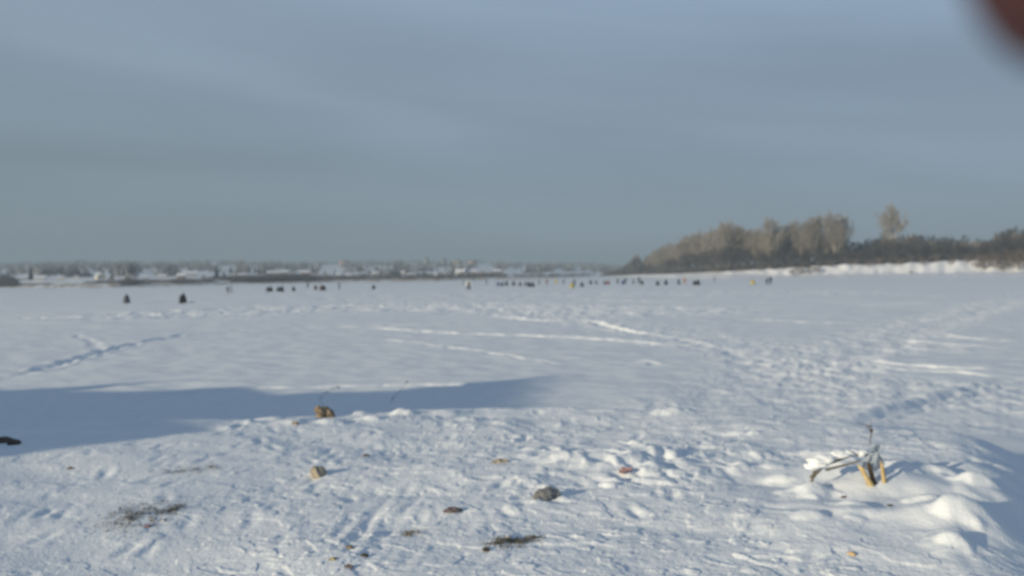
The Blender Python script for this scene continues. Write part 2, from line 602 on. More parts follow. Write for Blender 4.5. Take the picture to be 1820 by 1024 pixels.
# ------------------------------------------------------------------ materials of the far country and the small things
M['bark'] = mat('bark', (.20, .175, .15), .9, (.30, .27, .23), .8)
M['pale_bark'] = mat('pale_bark', (.34, .30, .25), .9, (.42, .38, .32), .8)
M['twig'] = mat('twig', (.285, .255, .22), .9, (.38, .34, .295), .25)
M['pale_twig'] = mat('pale_twig', (.27, .24, .20), .9, (.36, .325, .275), .25)
M['dark_twig'] = mat('dark_twig', (.068, .063, .066), .9, (.12, .11, .108), .25)
M['brown_twig'] = mat('brown_twig', (.17, .125, .095), .9, (.24, .185, .145), .5)
M['reed'] = mat('reed', (.30, .25, .17), .9, (.40, .34, .25), .5)
M['needle'] = mat('needle', (.022, .038, .036), .9, (.045, .062, .055), .6)
M['forest'] = mat('forest', (.16, .165, .17), .9, (.24, .24, .24), .05)


# ------------------------------------------------------------------ trees
def frame_of(d):
    d = d.normalized()
    a = d.orthogonal().normalized()
    return a, d.cross(a)


def tubes(segs, sides=3):
    """segs: (p0, p1, r0, r1) -> verts, quads"""
    V, F = [], []
    cs = [(math.cos(2 * math.pi * i / sides), math.sin(2 * math.pi * i / sides)) for i in range(sides)]
    for (p0, p1, r0, r1) in segs:
        a, b = frame_of(p1 - p0)
        n = len(V)
        for (c, s_) in cs:
            V.append(p0 + (a * c + b * s_) * r0)
        for (c, s_) in cs:
            V.append(p1 + (a * c + b * s_) * r1)
        for i in range(sides):
            j = (i + 1) % sides
            F.append((n + i, n + j, n + sides + j, n + sides + i))
    return V, F


def bare_tree(rn, h, spread, rise, n_limb, low=.25, thick=.05, twigs=(6, 5, 3), crook=.12, fat=1.0):
    """returns (trunk segments, crown segments) of a leafless tree of height h"""
    trunk, crown = [], []
    pts = []
    p = Vector((0, 0, -.4)); n = 9
    lean = Vector((rn.gauss(0, .03), rn.gauss(0, .03), 0))
    for i in range(n + 1):
        t = i / n
        pts.append(p.copy())
        p = p + (Vector((rn.gauss(0, crook * .35), rn.gauss(0, crook * .35), 1)) + lean).normalized() * (h * .93 + .4) / n
    R0 = (h * .014 + .05) * fat
    for i in range(n):
        trunk.append((pts[i], pts[i + 1], R0 * (1 - .9 * i / n), R0 * (1 - .9 * (i + 1) / n)))

    def on(t):
        k = min(int(t * n), n - 1)
        return pts[k].lerp(pts[k + 1], t * n - k)
    for i in range(n_limb):
        t = low + (.97 - low) * (i + rn.random()) / n_limb
        base = on(t)
        a = i * 2.4 + rn.gauss(0, .4)
        rr = rise + rn.gauss(0, .1)
        L = spread * (1.15 - .75 * ((t - low) / (1 - low)) ** 1.3) * rn.uniform(.75, 1.15)
        d = Vector((math.cos(a) * math.cos(rr), math.sin(a) * math.cos(rr), math.sin(rr)))
        lp = [base]
        q = base.copy(); dd = d.copy()
        for k in range(4):
            q = q + dd * L / 4
            dd = (dd + Vector((rn.gauss(0, .14), rn.gauss(0, .14), .16 + rn.gauss(0, .08)))).normalized()
            lp.append(q.copy())
        r0 = R0 * .38 * (1.1 - t)
        for k in range(4):
            trunk.append((lp[k], lp[k + 1], max(.03, r0 * (1 - .22 * k)), max(.025, r0 * (1 - .22 * (k + 1)))))
        for j in range(twigs[0]):
            tt = .2 + .8 * (j + rn.random()) / twigs[0]
            k = min(int(tt * 4), 3)
            b0 = lp[k].lerp(lp[k + 1], tt * 4 - k)
            dl = (lp[k + 1] - lp[k]).normalized()
            d1 = (dl * .8 + Vector((rn.gauss(0, .6), rn.gauss(0, .6), .35 + rn.gauss(0, .35)))).normalized()
            L1 = L * .42 * rn.uniform(.6, 1.2)
            b1 = b0 + d1 * L1
            crown.append((b0, b1, thick * .8, thick * .5))
            for m in range(twigs[1]):
                c0 = b0.lerp(b1, .25 + .75 * rn.random())
                d2 = (d1 + Vector((rn.gauss(0, .6), rn.gauss(0, .6), .25 + rn.gauss(0, .4)))).normalized()
                L2 = L1 * .6 * rn.uniform(.5, 1.2)
                c1 = c0 + d2 * L2
                crown.append((c0, c1, thick * .5, thick * .3))
                for w in range(twigs[2]):
                    e0 = c0.lerp(c1, .3 + .7 * rn.random())
                    d3 = (d2 + Vector((rn.gauss(0, .7), rn.gauss(0, .7), .2 + rn.gauss(0, .4)))).normalized()
                    crown.append((e0, e0 + d3 * L2 * .6 * rn.uniform(.5, 1.2), thick * .4, thick * .22))
    return trunk, crown


def tree_proto(name, trunk, crown, mt, mc):
    t = empty(name, (0, 0, 0))
    V, F = tubes(trunk, 5)
    link('trunk', mesh_np('trunk', V, np.array(F), [mt], smooth=True), t)
    V, F = tubes(crown, 3)
    link('crown', mesh_np('crown', V, np.array(F), [mc]), t)
    return t


tr = random.Random(5)
PROTO = {}
for k in range(4):
    PROTO['wood%d' % k] = tree_proto('bare_tree', *bare_tree(tr, 14, 5.0, R(44), 18, .12, .075, (7, 6, 4)), M['bark'], M['twig'])
for k in range(3):
    PROTO['pale%d' % k] = tree_proto('poplar_tree', *bare_tree(tr, 20, 7.6, R(50), 24, .18, .075, (7, 7, 4)), M['pale_bark'], M['pale_twig'])
for k in range(3):
    PROTO['dark%d' % k] = tree_proto('thicket_tree', *bare_tree(tr, 9, 4.4, R(36), 15, .05, .07, (6, 6, 4)), M['bark'], M['dark_twig'])
for k in range(2):
    PROTO['bush%d' % k] = tree_proto('bare_shrub', *bare_tree(tr, 3.2, 2.2, R(48), 12, .02, .035, (5, 5, 3)), M['bark'], M['brown_twig'])
USED = set()


def plant(kind, loc, scale, label, cat, group):
    o = PROTO[kind]
    if kind in USED:
        o = copy_thing(o, loc, tr.uniform(0, 6.28), scale)
    else:
        USED.add(kind)
        o.location = loc
        o.rotation_euler[2] = tr.uniform(0, 6.28)
        o.scale = scale if hasattr(scale, '__len__') else (scale,) * 3
    for k in ('label', 'category', 'group'):
        if k in o: del o[k]
    return tag(o, label, cat, group)


# ------------------------------------------------------------------ right bank: a snow slope that rises to the wood
BX = [1020, 1075, 1130, 1200, 1300, 1400, 1500, 1600, 1700, 1820, 1960]
BD = [900, 760, 620, 500, 420, 400, 390, 385, 380, 372, 365]     # metres to the foot of the wood
BYT = [490.8, 490.9, 488.2, 486.5, 482, 476, 470, 468, 463, 462, 460]  # pixel row of the foot of the wood


def wood_edge(px):
    d = np.interp(px, BX, BD); y = np.interp(px, BX, BYT)
    return float(d), float(y)


def build_bank():
    cols = np.arange(1010, 2000, 3.0)
    offs = [-95, -70, -50, -36, -26, -20, -16, -12, -9, -6, -3, 0, 4, 10, 25, 60, 130, 220]
    V = []
    for px in cols:
        d0, y0 = wood_edge(px)
        zt = zat(px, y0, d0)
        jag = 1.1 * float(pnoise(np.array([px * .045]), np.array([3.3]), 5)[0])
        for o in offs:
            d = d0 + o * (.8 if o < 0 else 1) + jag * 3
            t = (o + 95) / 95.0
            k = float(sstep(np.array((px - 1200) / 180.0)))
            f = (1 - k) * sstep(np.array(t)) + k * (.26 * sstep(np.array(t / .8)) + .74 * sstep(np.array((o + 24) / 24.0)))
            zz = -.25 + (zt + .25) * float(f) + (max(o, 0)) * .012
            if -24 < o < 4:
                zz += .55 * k * float(pnoise(np.array([px * .07 + 2]), np.array([o * .12]), 9)[0])
            x, y = atd(px, d)
            V.append((x, y, zz))
    nr, nc = len(cols), len(offs)
    i = np.arange(nr - 1)[:, None] * nc; j = np.arange(nc - 1)[None, :]
    a = i + j
    F = np.stack([a + nc, a, a + 1, a + nc + 1], -1).reshape(-1, 4)
    F = F[:, ::-1]
    o = link('river_bank', mesh_np('river_bank', V, F, [M['bank_snow']], smooth=True))
    tag(o, kind='structure')
    return cols, offs, np.array(V).reshape(nr, nc, 3)


BC, BO, BV = build_bank()


def bank_pt(px, off):
    """a point on the right bank: off metres behind (+) or before (-) the foot of the wood"""
    i = int(np.clip(round((px - BC[0]) / 3.0), 0, len(BC) - 1))
    j = int(np.argmin([abs(o - off) for o in BO]))
    j = min(max(j, 0), len(BO) - 2)
    j0 = max(k for k in range(len(BO)) if BO[k] <= off) if off >= BO[0] else 0
    j1 = min(j0 + 1, len(BO) - 1)
    t = 0 if j1 == j0 else min(1, (off - BO[j0]) / (BO[j1] - BO[j0]))
    return Vector(BV[i, j0] * (1 - t) + BV[i, j1] * t)


# skyline of the wood in pixel rows
SKX = [1065, 1085, 1110, 1130, 1180, 1230, 1290, 1330, 1350, 1400, 1440, 1500, 1515, 1530, 1560, 1620, 1700, 1745, 1790, 1830, 1900]
SKY_ = [488.8, 482, 472, 454, 437, 416, 402, 405, 413, 415, 412, 424, 434, 431, 420, 416, 424, 425, 409, 412, 412]


def wood():
    n = 0
    # the mass of the wood: individual bare trees, rank behind rank
    px = 1092.0
    while px < 1900:
        d0, y0 = wood_edge(px)
        for rank in range(4):
            x_ = px + tr.uniform(-9, 9)
            off = 5 + rank * 16 + tr.uniform(-3, 5)
            p = bank_pt(x_, off)
            dist = math.hypot(p.x, p.y)
            top = np.interp(x_, SKX, SKY_) + tr.uniform(0, 9) + (3 - rank) * 4
            h = zat(x_, top, dist) - p.z
            if h < 2.0:
                continue
            right = x_ > 1500
            if right:
                kind, hh = ('dark%d' % tr.randrange(3), 9.0)
                if rank == 2 and tr.random() < .5:
                    kind, hh = ('wood%d' % tr.randrange(4), 14.0)
            else:
                kind, hh = ('wood%d' % tr.randrange(4), 14.0)
                if rank == 0:
                    kind, hh = ('dark%d' % tr.randrange(3), 9.0); h *= .62
                elif tr.random() < .25 and h > 12:
                    kind, hh = ('pale%d' % tr.randrange(3), 20.0)
            s_ = h / hh
            wdt = s_ * tr.uniform(.95, 1.25) if h > 6 else s_ * 1.5
            lab = {'w': 'bare grey brown tree in the dense wood on the right bank', 'd': 'low dark leafless tree in the thicket edging the right bank',
                   'p': 'taller pale bare poplar inside the dense wood on the right bank'}[kind[0]]
            grp = {'w': 'bare grey brown trees of the wood', 'd': 'dark thicket trees of the right bank', 'p': 'pale poplars inside the wood'}[kind[0]]
            plant(kind, p, (wdt, wdt, s_), lab, 'tree', grp)
            n += 1
        px += 11.5 if px > 1300 else 9.5
    # the ones that stand out above it
    for (x_, top, off, w_, lab) in [(1366, 393, 1, .95, 'tall pale bare tree with a light trunk rising in front of the dark wood'),
                                    (1425, 397, 14, 1.0, 'pale bare tree left of the twin tall ones above the wood'),
                                    (1450, 389, 20, 1.0, 'pale bare tree between two pale neighbours above the wood'),
                                    (1484, 383, 10, .85, 'tall pale bare tree at the right end of the pale clump'),
                                    (1345, 411, 18, 1.0, ''), (1386, 406, 12, 1.05, ''), (1405, 402, 20, 1.05, ''), (1438, 396, 9, 1.0, ''), (1468, 390, 16, 1.0, ''), (1496, 388, 24, .8, ''),
                                    (1583, 369, 26, .46, 'lone tall tree with a small round crown standing high above the dark thicket'),
                                    (1296, 400, 12, 1.1, 'broad pale tree at the rounded top of the left part of the wood')]:
        p = bank_pt(x_, off)
        h = zat(x_, top, math.hypot(p.x, p.y)) - p.z
        s_ = h / 20.0
        if x_ == 1583:
            rr = random.Random(3)
            PROTO['lone'] = tree_proto('poplar_tree', *bare_tree(rr, 20, 6.6, R(38), 24, .38, .085, (7, 7, 4), .10, 3.0), M['pale_bark'], M['pale_twig'])
            plant('lone', p, (s_ * .80, s_ * .80, s_), lab, 'tree', None)
        else:
            k = 'pale%d' % tr.randrange(3)
            plant(k, p, (s_ * w_, s_ * w_, s_), lab or 'pale bare tree crowded among the tall pale clump above the dark thicket', 'tree', None if lab else 'pale trees of the tall clump')
    # brown shrubs on the snowy slope
    SH = [(1425, -18, 3.2, 1.9), (1440, -20, 3.0, 1.8), (1410, -22, 2.4, 1.5), (1455, -17, 2.5, 1.4), (1478, -9, 2.2, 1.3), (1520, -6, 2.5, 1.3), (1545, -9, 2.2, 1.2), (1565, -5, 2.8, 1.3),
          (1602, -5, 2.4, 1.6), (1640, -8, 2.4, 1.4), (1668, -5, 2.4, 1.3), (1690, -9, 2.2, 1.3), (1722, -6, 2.5, 1.6), (1735, -14, 2.6, 1.7), (1752, -16, 3.4, 2.1), (1766, -11, 3.6, 2.0), (1780, -17, 3.4, 2.2), (1796, -12, 4.0, 2.2),
          (1812, -16, 3.8, 2.2), (1826, -11, 4.2, 2.2), (1620, -22, 1.5, 1.3), (1315, -8, 2.0, 1.5), (1275, -9, 2.2, 2.2), (1180, -9, 2.4, 2.6), (1350, -7, 1.8, 1.4), (1745, -8, 3.4, 2.2), (1805, -7, 4.4, 2.4)]
    for (x_, off, h, w_) in SH:
        p = bank_pt(x_, off)
        s_ = h / 3.2
        plant('bush%d' % tr.randrange(2), p - Vector((0, 0, .1)), (s_ * w_, s_ * w_, s_),
              'brown leafless shrub on the bright snow slope below the wood', 'shrub', 'brown shrubs on the snow slope')


wood()


# low growth that reads as one mass: fans of thin stems
def scrub_mesh(name, spots, m, seed, blades=26, thin=.05):
    """spots: (x, y, z, height, radius)"""
    rg = np.random.default_rng(seed)
    V = []
    for (x, y, z, h, r) in spots:
        b = rg.normal(0, .35, (blades, 2)) * r
        tip = b + rg.normal(0, .5, (blades, 2)) * r
        hh = h * rg.uniform(.45, 1.05, blades)
        ang = rg.uniform(0, math.pi, blades)
        w = thin * h
        dx, dy = np.cos(ang) * w, np.sin(ang) * w
        P0 = np.stack([x + b[:, 0] - dx, y + b[:, 1] - dy, np.full(blades, z - .1)], -1)
        P1 = np.stack([x + b[:, 0] + dx, y + b[:, 1] + dy, np.full(blades, z - .1)], -1)
        P2 = np.stack([x + tip[:, 0], y + tip[:, 1], z + hh], -1)
        V.append(np.stack([P0, P1, P2], 1).reshape(-1, 3))
    V = np.concatenate(V)
    F = np.arange(len(V)).reshape(-1, 3)
    o = link(name, mesh_np(name, V, F, [m]))
    return tag(o, kind='stuff')


us = []
for k in range(1500):
    x_ = tr.uniform(1068, 1930)
    off = tr.uniform(-2, 40)
    p = bank_pt(x_, off)
    h = min(3.6, .7 * (zat(x_, np.interp(x_, SKX, SKY_), math.hypot(p.x, p.y)) - p.z))
    if h > .4:
        us.append((p.x, p.y, p.z, h * tr.uniform(.6, 1.1), 2.2))
for k in range(700):                                           # the thin scrub at the tip of the spit
    x_ = tr.uniform(1068, 1135)
    p = bank_pt(x_, tr.uniform(-4, 18))
    h = max(.6, .95 * (zat(x_, np.interp(x_, SKX, SKY_), math.hypot(p.x, p.y)) - p.z))
    us.append((p.x, p.y, p.z, h * tr.uniform(.6, 1.0), 2.2))
o = scrub_mesh('undergrowth', us, M['dark_twig'], 4, 30, .035)
tag(o, 'dark tangled undergrowth filling the foot of the wood on the right bank', 'undergrowth')

# brush added unseen on the left bank to thin the tip of the blue shadow
cs_ = []
for u_ in np.arange(15.5, 23.70, .035):
    v_ = VC + tr.gauss(0, .12)
    x_ = v_ * HEAD[0] - u_ * HEAD[1]; y_ = v_ * HEAD[1] + u_ * HEAD[0]
    g_ = gz(x_, y_)
    h_ = float(np.interp(u_, U_FINE, H_FULL)) - g_
    if h_ > .15:
        cs_.append((x_, y_, g_, h_, .16))
tag(scrub_mesh('shadow_brush', cs_, M['brown_twig'], 14, 9, .018), 'dry brush added unseen on the left bank to thin the shadow tip', 'shadow_brush')


# ------------------------------------------------------------------ the far shore and the hills with the village
SHX = [-400, 0, 120, 200, 320, 420, 600, 760, 900, 990, 1050, 1090, 1300]
SHY = [512, 512, 512, 511.5, 509, 506.5, 503, 500.5, 497.5, 494.8, 491.9, 490.9, 487.8]
TOPX = [-400, 0, 60, 140, 260, 330, 430, 520, 620, 700, 760, 850, 960, 1040, 1100, 1200, 1300]
TOPY = [469, 468, 467, 465, 466, 464, 463, 466, 465, 464, 464, 463, 468, 466, 471, 474, 478]


def shore_d(px):
    y = float(np.interp(px, SHX, SHY))
    x, yy = at(px, y, 0.0)
    return math.hypot(x, yy)


TFR = [0, .004, .012, .03, .06, .10, .15, .22, .30, .40, .52, .66, .82, 1.0, 1.15]


def hill_d(px, t):
    s0 = shore_d(px)
    return s0 + t * (2600 - s0)


def hill_z(px, t):
    """height of the far country: low flood bank, flat, then the long rise"""
    top = zat(px, float(np.interp(px, TOPX, TOPY)) + 3.0, 2600)
    f = .030 * sstep(np.array(t / .012)) + .03 * min(t / .08, 1) + .94 * (max(t - .05, 0) / .95) ** .95
    if t > 1:
        f = 1 - (t - 1) * .4
    w = .45 * float(pnoise(np.array([px * .02]), np.array([t * 9.0]), 12)[0]) * min(1, t * 8)
    return -.15 + (top + .15) * float(f) + w * (1 + 3 * t)


def hill_pt(px, t):
    x, y = atd(px, hill_d(px, t))
    return Vector((x, y, hill_z(px, t)))


def t_for(px, py):
    """how far back on the hill the ground shows at this pixel row"""
    lo = 0.0
    best, bt = 1e9, 0.1
    for k in range(0, 400):
        t = k / 400.0
        d = hill_d(px, t)
        e = abs(zat(px, py, d) - hill_z(px, t)) / d
        if e < best:
            best, bt = e, t
    return bt


def build_hills():
    cols = np.arange(-400, 1300, 8.0)
    V = [hill_pt(px, t) for px in cols for t in TFR]
    nr, nc = len(cols), len(TFR)
    i = np.arange(nr - 1)[:, None] * nc; j = np.arange(nc - 1)[None, :]
    a = i + j
    F = np.stack([a, a + nc, a + nc + 1, a + 1], -1).reshape(-1, 4)
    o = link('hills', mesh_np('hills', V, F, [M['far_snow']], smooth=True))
    tag(o, kind='structure')


build_hills()

# reeds along the far waterline
rs = []
for k in range(1500):
    px = tr.uniform(-60, 1060)
    dens = .35 + .65 * (tr.random() < .5 + .5 * float(pnoise(np.array([px * .02]), np.array([1.0]), 3)[0]))
    if tr.random() > dens:
        continue
    p = hill_pt(px, tr.uniform(.001, .012))
    rs.append((p.x, p.y, p.z, tr.uniform(.5, 1.1), 1.5))
tag(scrub_mesh('reeds', rs, M['reed'], 8, 22, .06), 'thin strip of dry brown reeds along the far waterline', 'reeds')

# scrub belts: (pixel from, to, height row, t range, size, count)
bs = []
for (x0, x1, t0, t1, h0, h1, n) in [(150, 345, .018, .05, 1.2, 2.2, 260), (215, 250, .006, .02, 1.8, 3.4, 60), (300, 380, .008, .03, 1.4, 2.8, 110), (410, 560, .008, .03, 2.2, 4.4, 420), (470, 560, .012, .03, 3.6, 5.2, 140),
                                    (540, 860, .008, .03, 1.0, 2.6, 330), (820, 1060, .02, .06, 1.0, 3.2, 260), (-60, 30, .004, .02, 4.0, 6.5, 140), (30, 95, .012, .016, .9, 1.4, 60), (360, 640, .035, .06, 2.5, 4.5, 240), (620, 900, .04, .07, 2, 5, 220)]:
    for k in range(n):
        px = tr.uniform(x0, x1)
        p = hill_pt(px, tr.uniform(t0, t1))
        e = min(px - x0, x1 - px) / (x1 - x0) * 5
        bs.append((p.x, p.y, p.z, tr.uniform(h0, h1) * min(1, .5 + e), tr.uniform(1.6, 2.6)))
tag(scrub_mesh('scrub_belt', bs, M['dark_twig'], 9, 26, .035), 'dark brown leafless scrub belt along the far shore below the village', 'scrub')

# woods on the hills behind the village
fs = []
for k in range(5200):
    px = tr.uniform(-350, 1160)
    t = tr.uniform(.10, 1.02)
    m = float(fbm(np.array([px * .016]), np.array([t * 7.0]), 2, 51)[0])
    keep = m + .05 + (.12 if t > .93 else 0) + (.3 if 60 < px < 150 and t < .35 else 0)
    if tr.random() > max(.06, min(1, keep)):
        continue
    p = hill_pt(px, t)
    fs.append((p.x, p.y, p.z, tr.uniform(6, 12), tr.uniform(6, 9)))
tag(scrub_mesh('far_woods', fs, M['forest'], 10, 20, .10), 'grey blue woods covering the far hills behind the village', 'woods')


# ------------------------------------------------------------------ village on the far shore
def wallmat(name, c): return mat(name, c, .85, tuple(v * .85 for v in c), .6)


M['w_cream'] = wallmat('wall_cream', (.62, .56, .44))
M['w_grey'] = wallmat('wall_grey', (.30, .30, .31))
M['w_brown'] = wallmat('wall_brown', (.20, .14, .10))
M['w_teal'] = wallmat('wall_teal', (.035, .085, .10))
M['w_white'] = wallmat('wall_white', (.78, .77, .74))
M['w_pink'] = wallmat('wall_pink', (.48, .34, .30))
M['roof_dark'] = mat('roof_sheet', (.12, .12, .13), .6, (.18, .18, .19), .5)
M['glass'] = mat('window_glass', (.03, .04, .05), .15, spec=.5)
M['brick'] = mat('brick', (.30, .14, .10), .9, (.36, .18, .13), 3)


def box_vf(x0, x1, y0, y1, z0, z1):
    V = [(x, y, z) for z in (z0, z1) for (x, y) in ((x0, y0), (x1, y0), (x1, y1), (x0, y1))]
    F = [(3, 2, 1, 0), (4, 5, 6, 7), (0, 1, 5, 4), (1, 2, 6, 5), (2, 3, 7, 6), (3, 0, 4, 7)]
    return V, F


def box_mesh(name, boxes, m):
    V, F = [], []
    for b in boxes:
        v, f = box_vf(*b)
        F += [tuple(i + len(V) for i in q) for q in f]
        V += v
    return mesh_np(name, V, np.array(F), [m])


def house_proto(w, d, h, rh, wall, roof):
    """gabled house, ridge along x; front faces -y"""
    t = empty('village_house', (0, 0, 0))
    V = [(-w / 2, -d / 2, -.5), (w / 2, -d / 2, -.5), (w / 2, d / 2, -.5), (-w / 2, d / 2, -.5),
         (-w / 2, -d / 2, h), (w / 2, -d / 2, h), (w / 2, d / 2, h), (-w / 2, d / 2, h), (-w / 2, 0, h + rh), (w / 2, 0, h + rh)]
    me = bpy.data.meshes.new('wall')
    me.from_pydata(V, [], [(0, 1, 5, 4), (1, 2, 6, 9, 5), (2, 3, 7, 6), (3, 0, 4, 8, 7)])
    me.materials.append(wall)
    link('wall', me, t)
    e, k = .45, .16
    s_ = rh / (d / 2)
    V2 = []
    for x in (-w / 2 - e, w / 2 + e):
        V2 += [(x, -d / 2 - e, h - e * s_ + .03), (x, 0, h + rh + .03), (x, d / 2 + e, h - e * s_ + .03),
               (x, -d / 2 - e, h - e * s_ + k + .03), (x, 0, h + rh + k + .03), (x, d / 2 + e, h - e * s_ + k + .03)]
    F2 = [(3, 4, 10, 9), (4, 5, 11, 10), (1, 0, 6, 7), (2, 1, 7, 8), (0, 3, 9, 6), (5, 2, 8, 11), (0, 1, 4, 3), (1, 2, 5, 4), (7, 6, 9, 10), (8, 7, 10, 11)]
    me = bpy.data.meshes.new('roof')
    me.from_pydata(V2, [], F2)
    me.materials.append(roof)
    r = link('roof', me, t)
    link('chimney', box_mesh('chimney', [(w * .2, w * .2 + .6, .3, .9, h + rh * .5, h + rh + .8)], M['brick']), r)
    for x in (-w * .28, w * .05, w * .32):
        link('window', box_mesh('window', [(x - .45, x + .45, -d / 2 - .05, -d / 2 + .05, h * .38, h * .38 + 1.2)], M['glass']), t)
    return t


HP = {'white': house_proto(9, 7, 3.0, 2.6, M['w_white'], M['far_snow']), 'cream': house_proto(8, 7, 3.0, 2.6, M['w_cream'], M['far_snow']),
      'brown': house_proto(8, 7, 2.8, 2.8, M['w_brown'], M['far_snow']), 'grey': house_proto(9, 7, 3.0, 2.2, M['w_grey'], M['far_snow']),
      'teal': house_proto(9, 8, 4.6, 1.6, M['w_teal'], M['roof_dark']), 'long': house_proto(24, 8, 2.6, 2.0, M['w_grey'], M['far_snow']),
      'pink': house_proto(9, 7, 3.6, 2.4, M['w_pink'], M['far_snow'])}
HUSED = set()
# pixel x, pixel row of the foot, pixel width, kind, label
HOUSES = [(36, 498, 22, 'long', 'long low house with a snowy roof, left of the tall dark spruce'),
          (71, 500, 15, 'white', 'white house just right of the dark spruce on the far left shore'),
          (108, 498, 9, 'cream', 'small cream house under the dark grove left of the village'),
          (135, 497, 12, 'white', 'white house at the right end of the dark grove'),
          (178, 496, 16, 'cream', 'cream house with a broad snowy roof, left of the big bare tree'),
          (198, 497, 10, 'brown', 'small brown house between a cream house and the big bare tree'),
          (226, 497, 15, 'cream', 'cream house behind the big bare shore tree'),
          (258, 496, 9, 'grey', 'small grey house right of the big bare shore tree'),
          (288, 495, 12, 'white', 'white house alone in the gap right of the big bare shore tree'),
          (322, 495, 14, 'brown', 'brown house beside the widest white roof of the left village'),
          (340, 493, 18, 'white', 'widest white house of the left village, above the scrub'),
          (362, 494, 9, 'grey', 'small grey house left of the two spruces'),
          (414, 493, 9, 'cream', 'small cream house right of the two spruces'),
          (430, 492, 11, 'white', 'white house above the left end of the long dark scrub belt'),
          (494, 488, 36, 'long', 'long pale shed with a snowy roof above the dark scrub belt'),
          (542, 489, 13, 'pink', 'pinkish house at the right end of the long shed'),
          (556, 492, 9, 'cream', 'small cream house low behind the scrub, right of the pinkish house'),
          (583, 493, 11, 'white', 'bright white gable house between two dark small spruces'),
          (601, 491, 9, 'grey', 'small grey house right of the bright white gable'),
          (617, 492, 9, 'white', 'small white house in the middle of the village row'),
          (636, 493, 8, 'cream', 'tiny cream house low above the shoreline scrub'),
          (668, 490, 12, 'white', 'white house beside the little dark spruce'),
          (685, 491, 11, 'grey', 'grey house left against the dark teal building'),
          (702, 491, 15, 'teal', 'dark teal square building, the darkest in the village'),
          (715, 488, 9, 'pink', 'small pinkish house right behind the dark teal building'),
          (730, 492, 11, 'white', 'tall looking white house right of the dark teal building'),
          (770, 492, 12, 'grey', 'grey house under the left apartment block'),
          (787, 490, 11, 'white', 'white house under the right apartment block'),
          (818, 488, 16, 'white', 'wide bright white house near the middle of the shoreline'),
          (843, 486, 9, 'pink', 'small pinkish house up the slope from the wide white one'),
          (857, 488, 11, 'cream', 'cream house right of the wide bright white one'),
          (882, 487, 15, 'grey', 'grey house at the right end of the village'),
          (935, 484, 9, 'cream', 'lonely small cream house on the slope beyond the right end of the village')]
for (px, py, w_, kind, lab) in HOUSES:
    t = t_for(px, py)
    p = hill_pt(px, t)
    o = HP[kind]
    width = 24 if kind == 'long' else 9
    sc_ = w_ * math.hypot(p.x, p.y) / FPX / width
    rz = -math.atan2(p.x, p.y) + tr.uniform(-.25, .25) + (R(90) if tr.random() < .25 and kind != 'long' else 0)
    if kind in HUSED:
        o = copy_thing(o, p, rz, (sc_, sc_, sc_ * .95))
    else:
        HUSED.add(kind)
        o.location = p; o.rotation_euler[2] = rz; o.scale = (sc_, sc_, sc_ * .95)
    tag(o, lab, 'house', 'village houses on the far shore')


def block(px, top, py, w_, lab, m):
    t = t_for(px, py)
    p = hill_pt(px, t)
    dist = math.hypot(p.x, p.y)
    w = w_ * dist / FPX
    h = zat(px, top, dist) - p.z
    e = empty('apartment_block', p, -math.atan2(p.x, p.y) + .15)
    link('wall', box_mesh('wall', [(-w / 2, w / 2, -5, 5, -1, h)], m), e)
    link('roof', box_mesh('roof', [(-w / 2 - .3, w / 2 + .3, -5.3, 5.3, h + .003, h + .7), (-1.5, 1.5, -1.5, 1.5, h + .7, h + 2.4)], M['roof_dark']), e)
    n = max(2, int(w / 4))
    for k in range(n):
        x = -w / 2 + (k + .5) * w / n
        for z in np.arange(1.2, h - 2, 3.0):
            link('window', box_mesh('window', [(x - .7, x + .7, -5.06, -4.95, float(z), float(z) + 1.4)], M['glass']), e)
    tag(e, lab, 'apartment block', 'apartment blocks on the skyline')


block(758, 460, 474, 7, 'left tower block of the pair standing up over the hill', M['w_grey'])
block(789, 461, 474, 7, 'right tower block of the pair standing up over the hill', M['w_grey'])
block(812, 463, 472, 13, 'low wide pale apartment block right of the two towers', M['w_cream'])
block(612, 464, 474, 16, 'wide pinkish apartment block standing left of the two towers on the hill skyline', M['w_pink'])
block(840, 464, 473, 14, 'pinkish apartment block at the right end of the skyline row', M['w_pink'])


# evergreens and the trees one can tell apart on the far shore
def spruce_proto(rn, h=10.0):
    t = empty('spruce_tree', (0, 0, 0))
    V, F = tubes([(Vector((0, 0, -.4)), Vector((0, 0, h * .97)), .18, .03)], 6)
    link('trunk', mesh_np('trunk', V, np.array(F), [M['bark']]), t)
    V, F = [], []
    for i in range(22):
        z = h * (.08 + .90 * i / 22)
        r = h * .27 * (1 - i / 23) ** .9 * rn.uniform(.85, 1.1)
        for k in range(11):
            a = 2 * math.pi * k / 11 + i * .7 + rn.gauss(0, .12)
            rr = r * rn.uniform(.7, 1.1)
            c, s_ = math.cos(a), math.sin(a)
            wd = .16 * rr + .12
            n = len(V)
            V += [(0, 0, z + .35), (c * rr * .55 - s_ * wd, s_ * rr * .55 + c * wd, z - .1 * rr), (c * rr, s_ * rr, z - .33 * rr),
                  (c * rr * .55 + s_ * wd, s_ * rr * .55 - c * wd, z - .1 * rr), (c * rr * .6, s_ * rr * .6, z - .4 * rr)]
            F += [(n, n + 1, n + 2), (n, n + 2, n + 3), (n, n + 4, n + 2)]
    link('crown', mesh_np('crown', V, np.array(F), [M['needle']]), t)
    return t


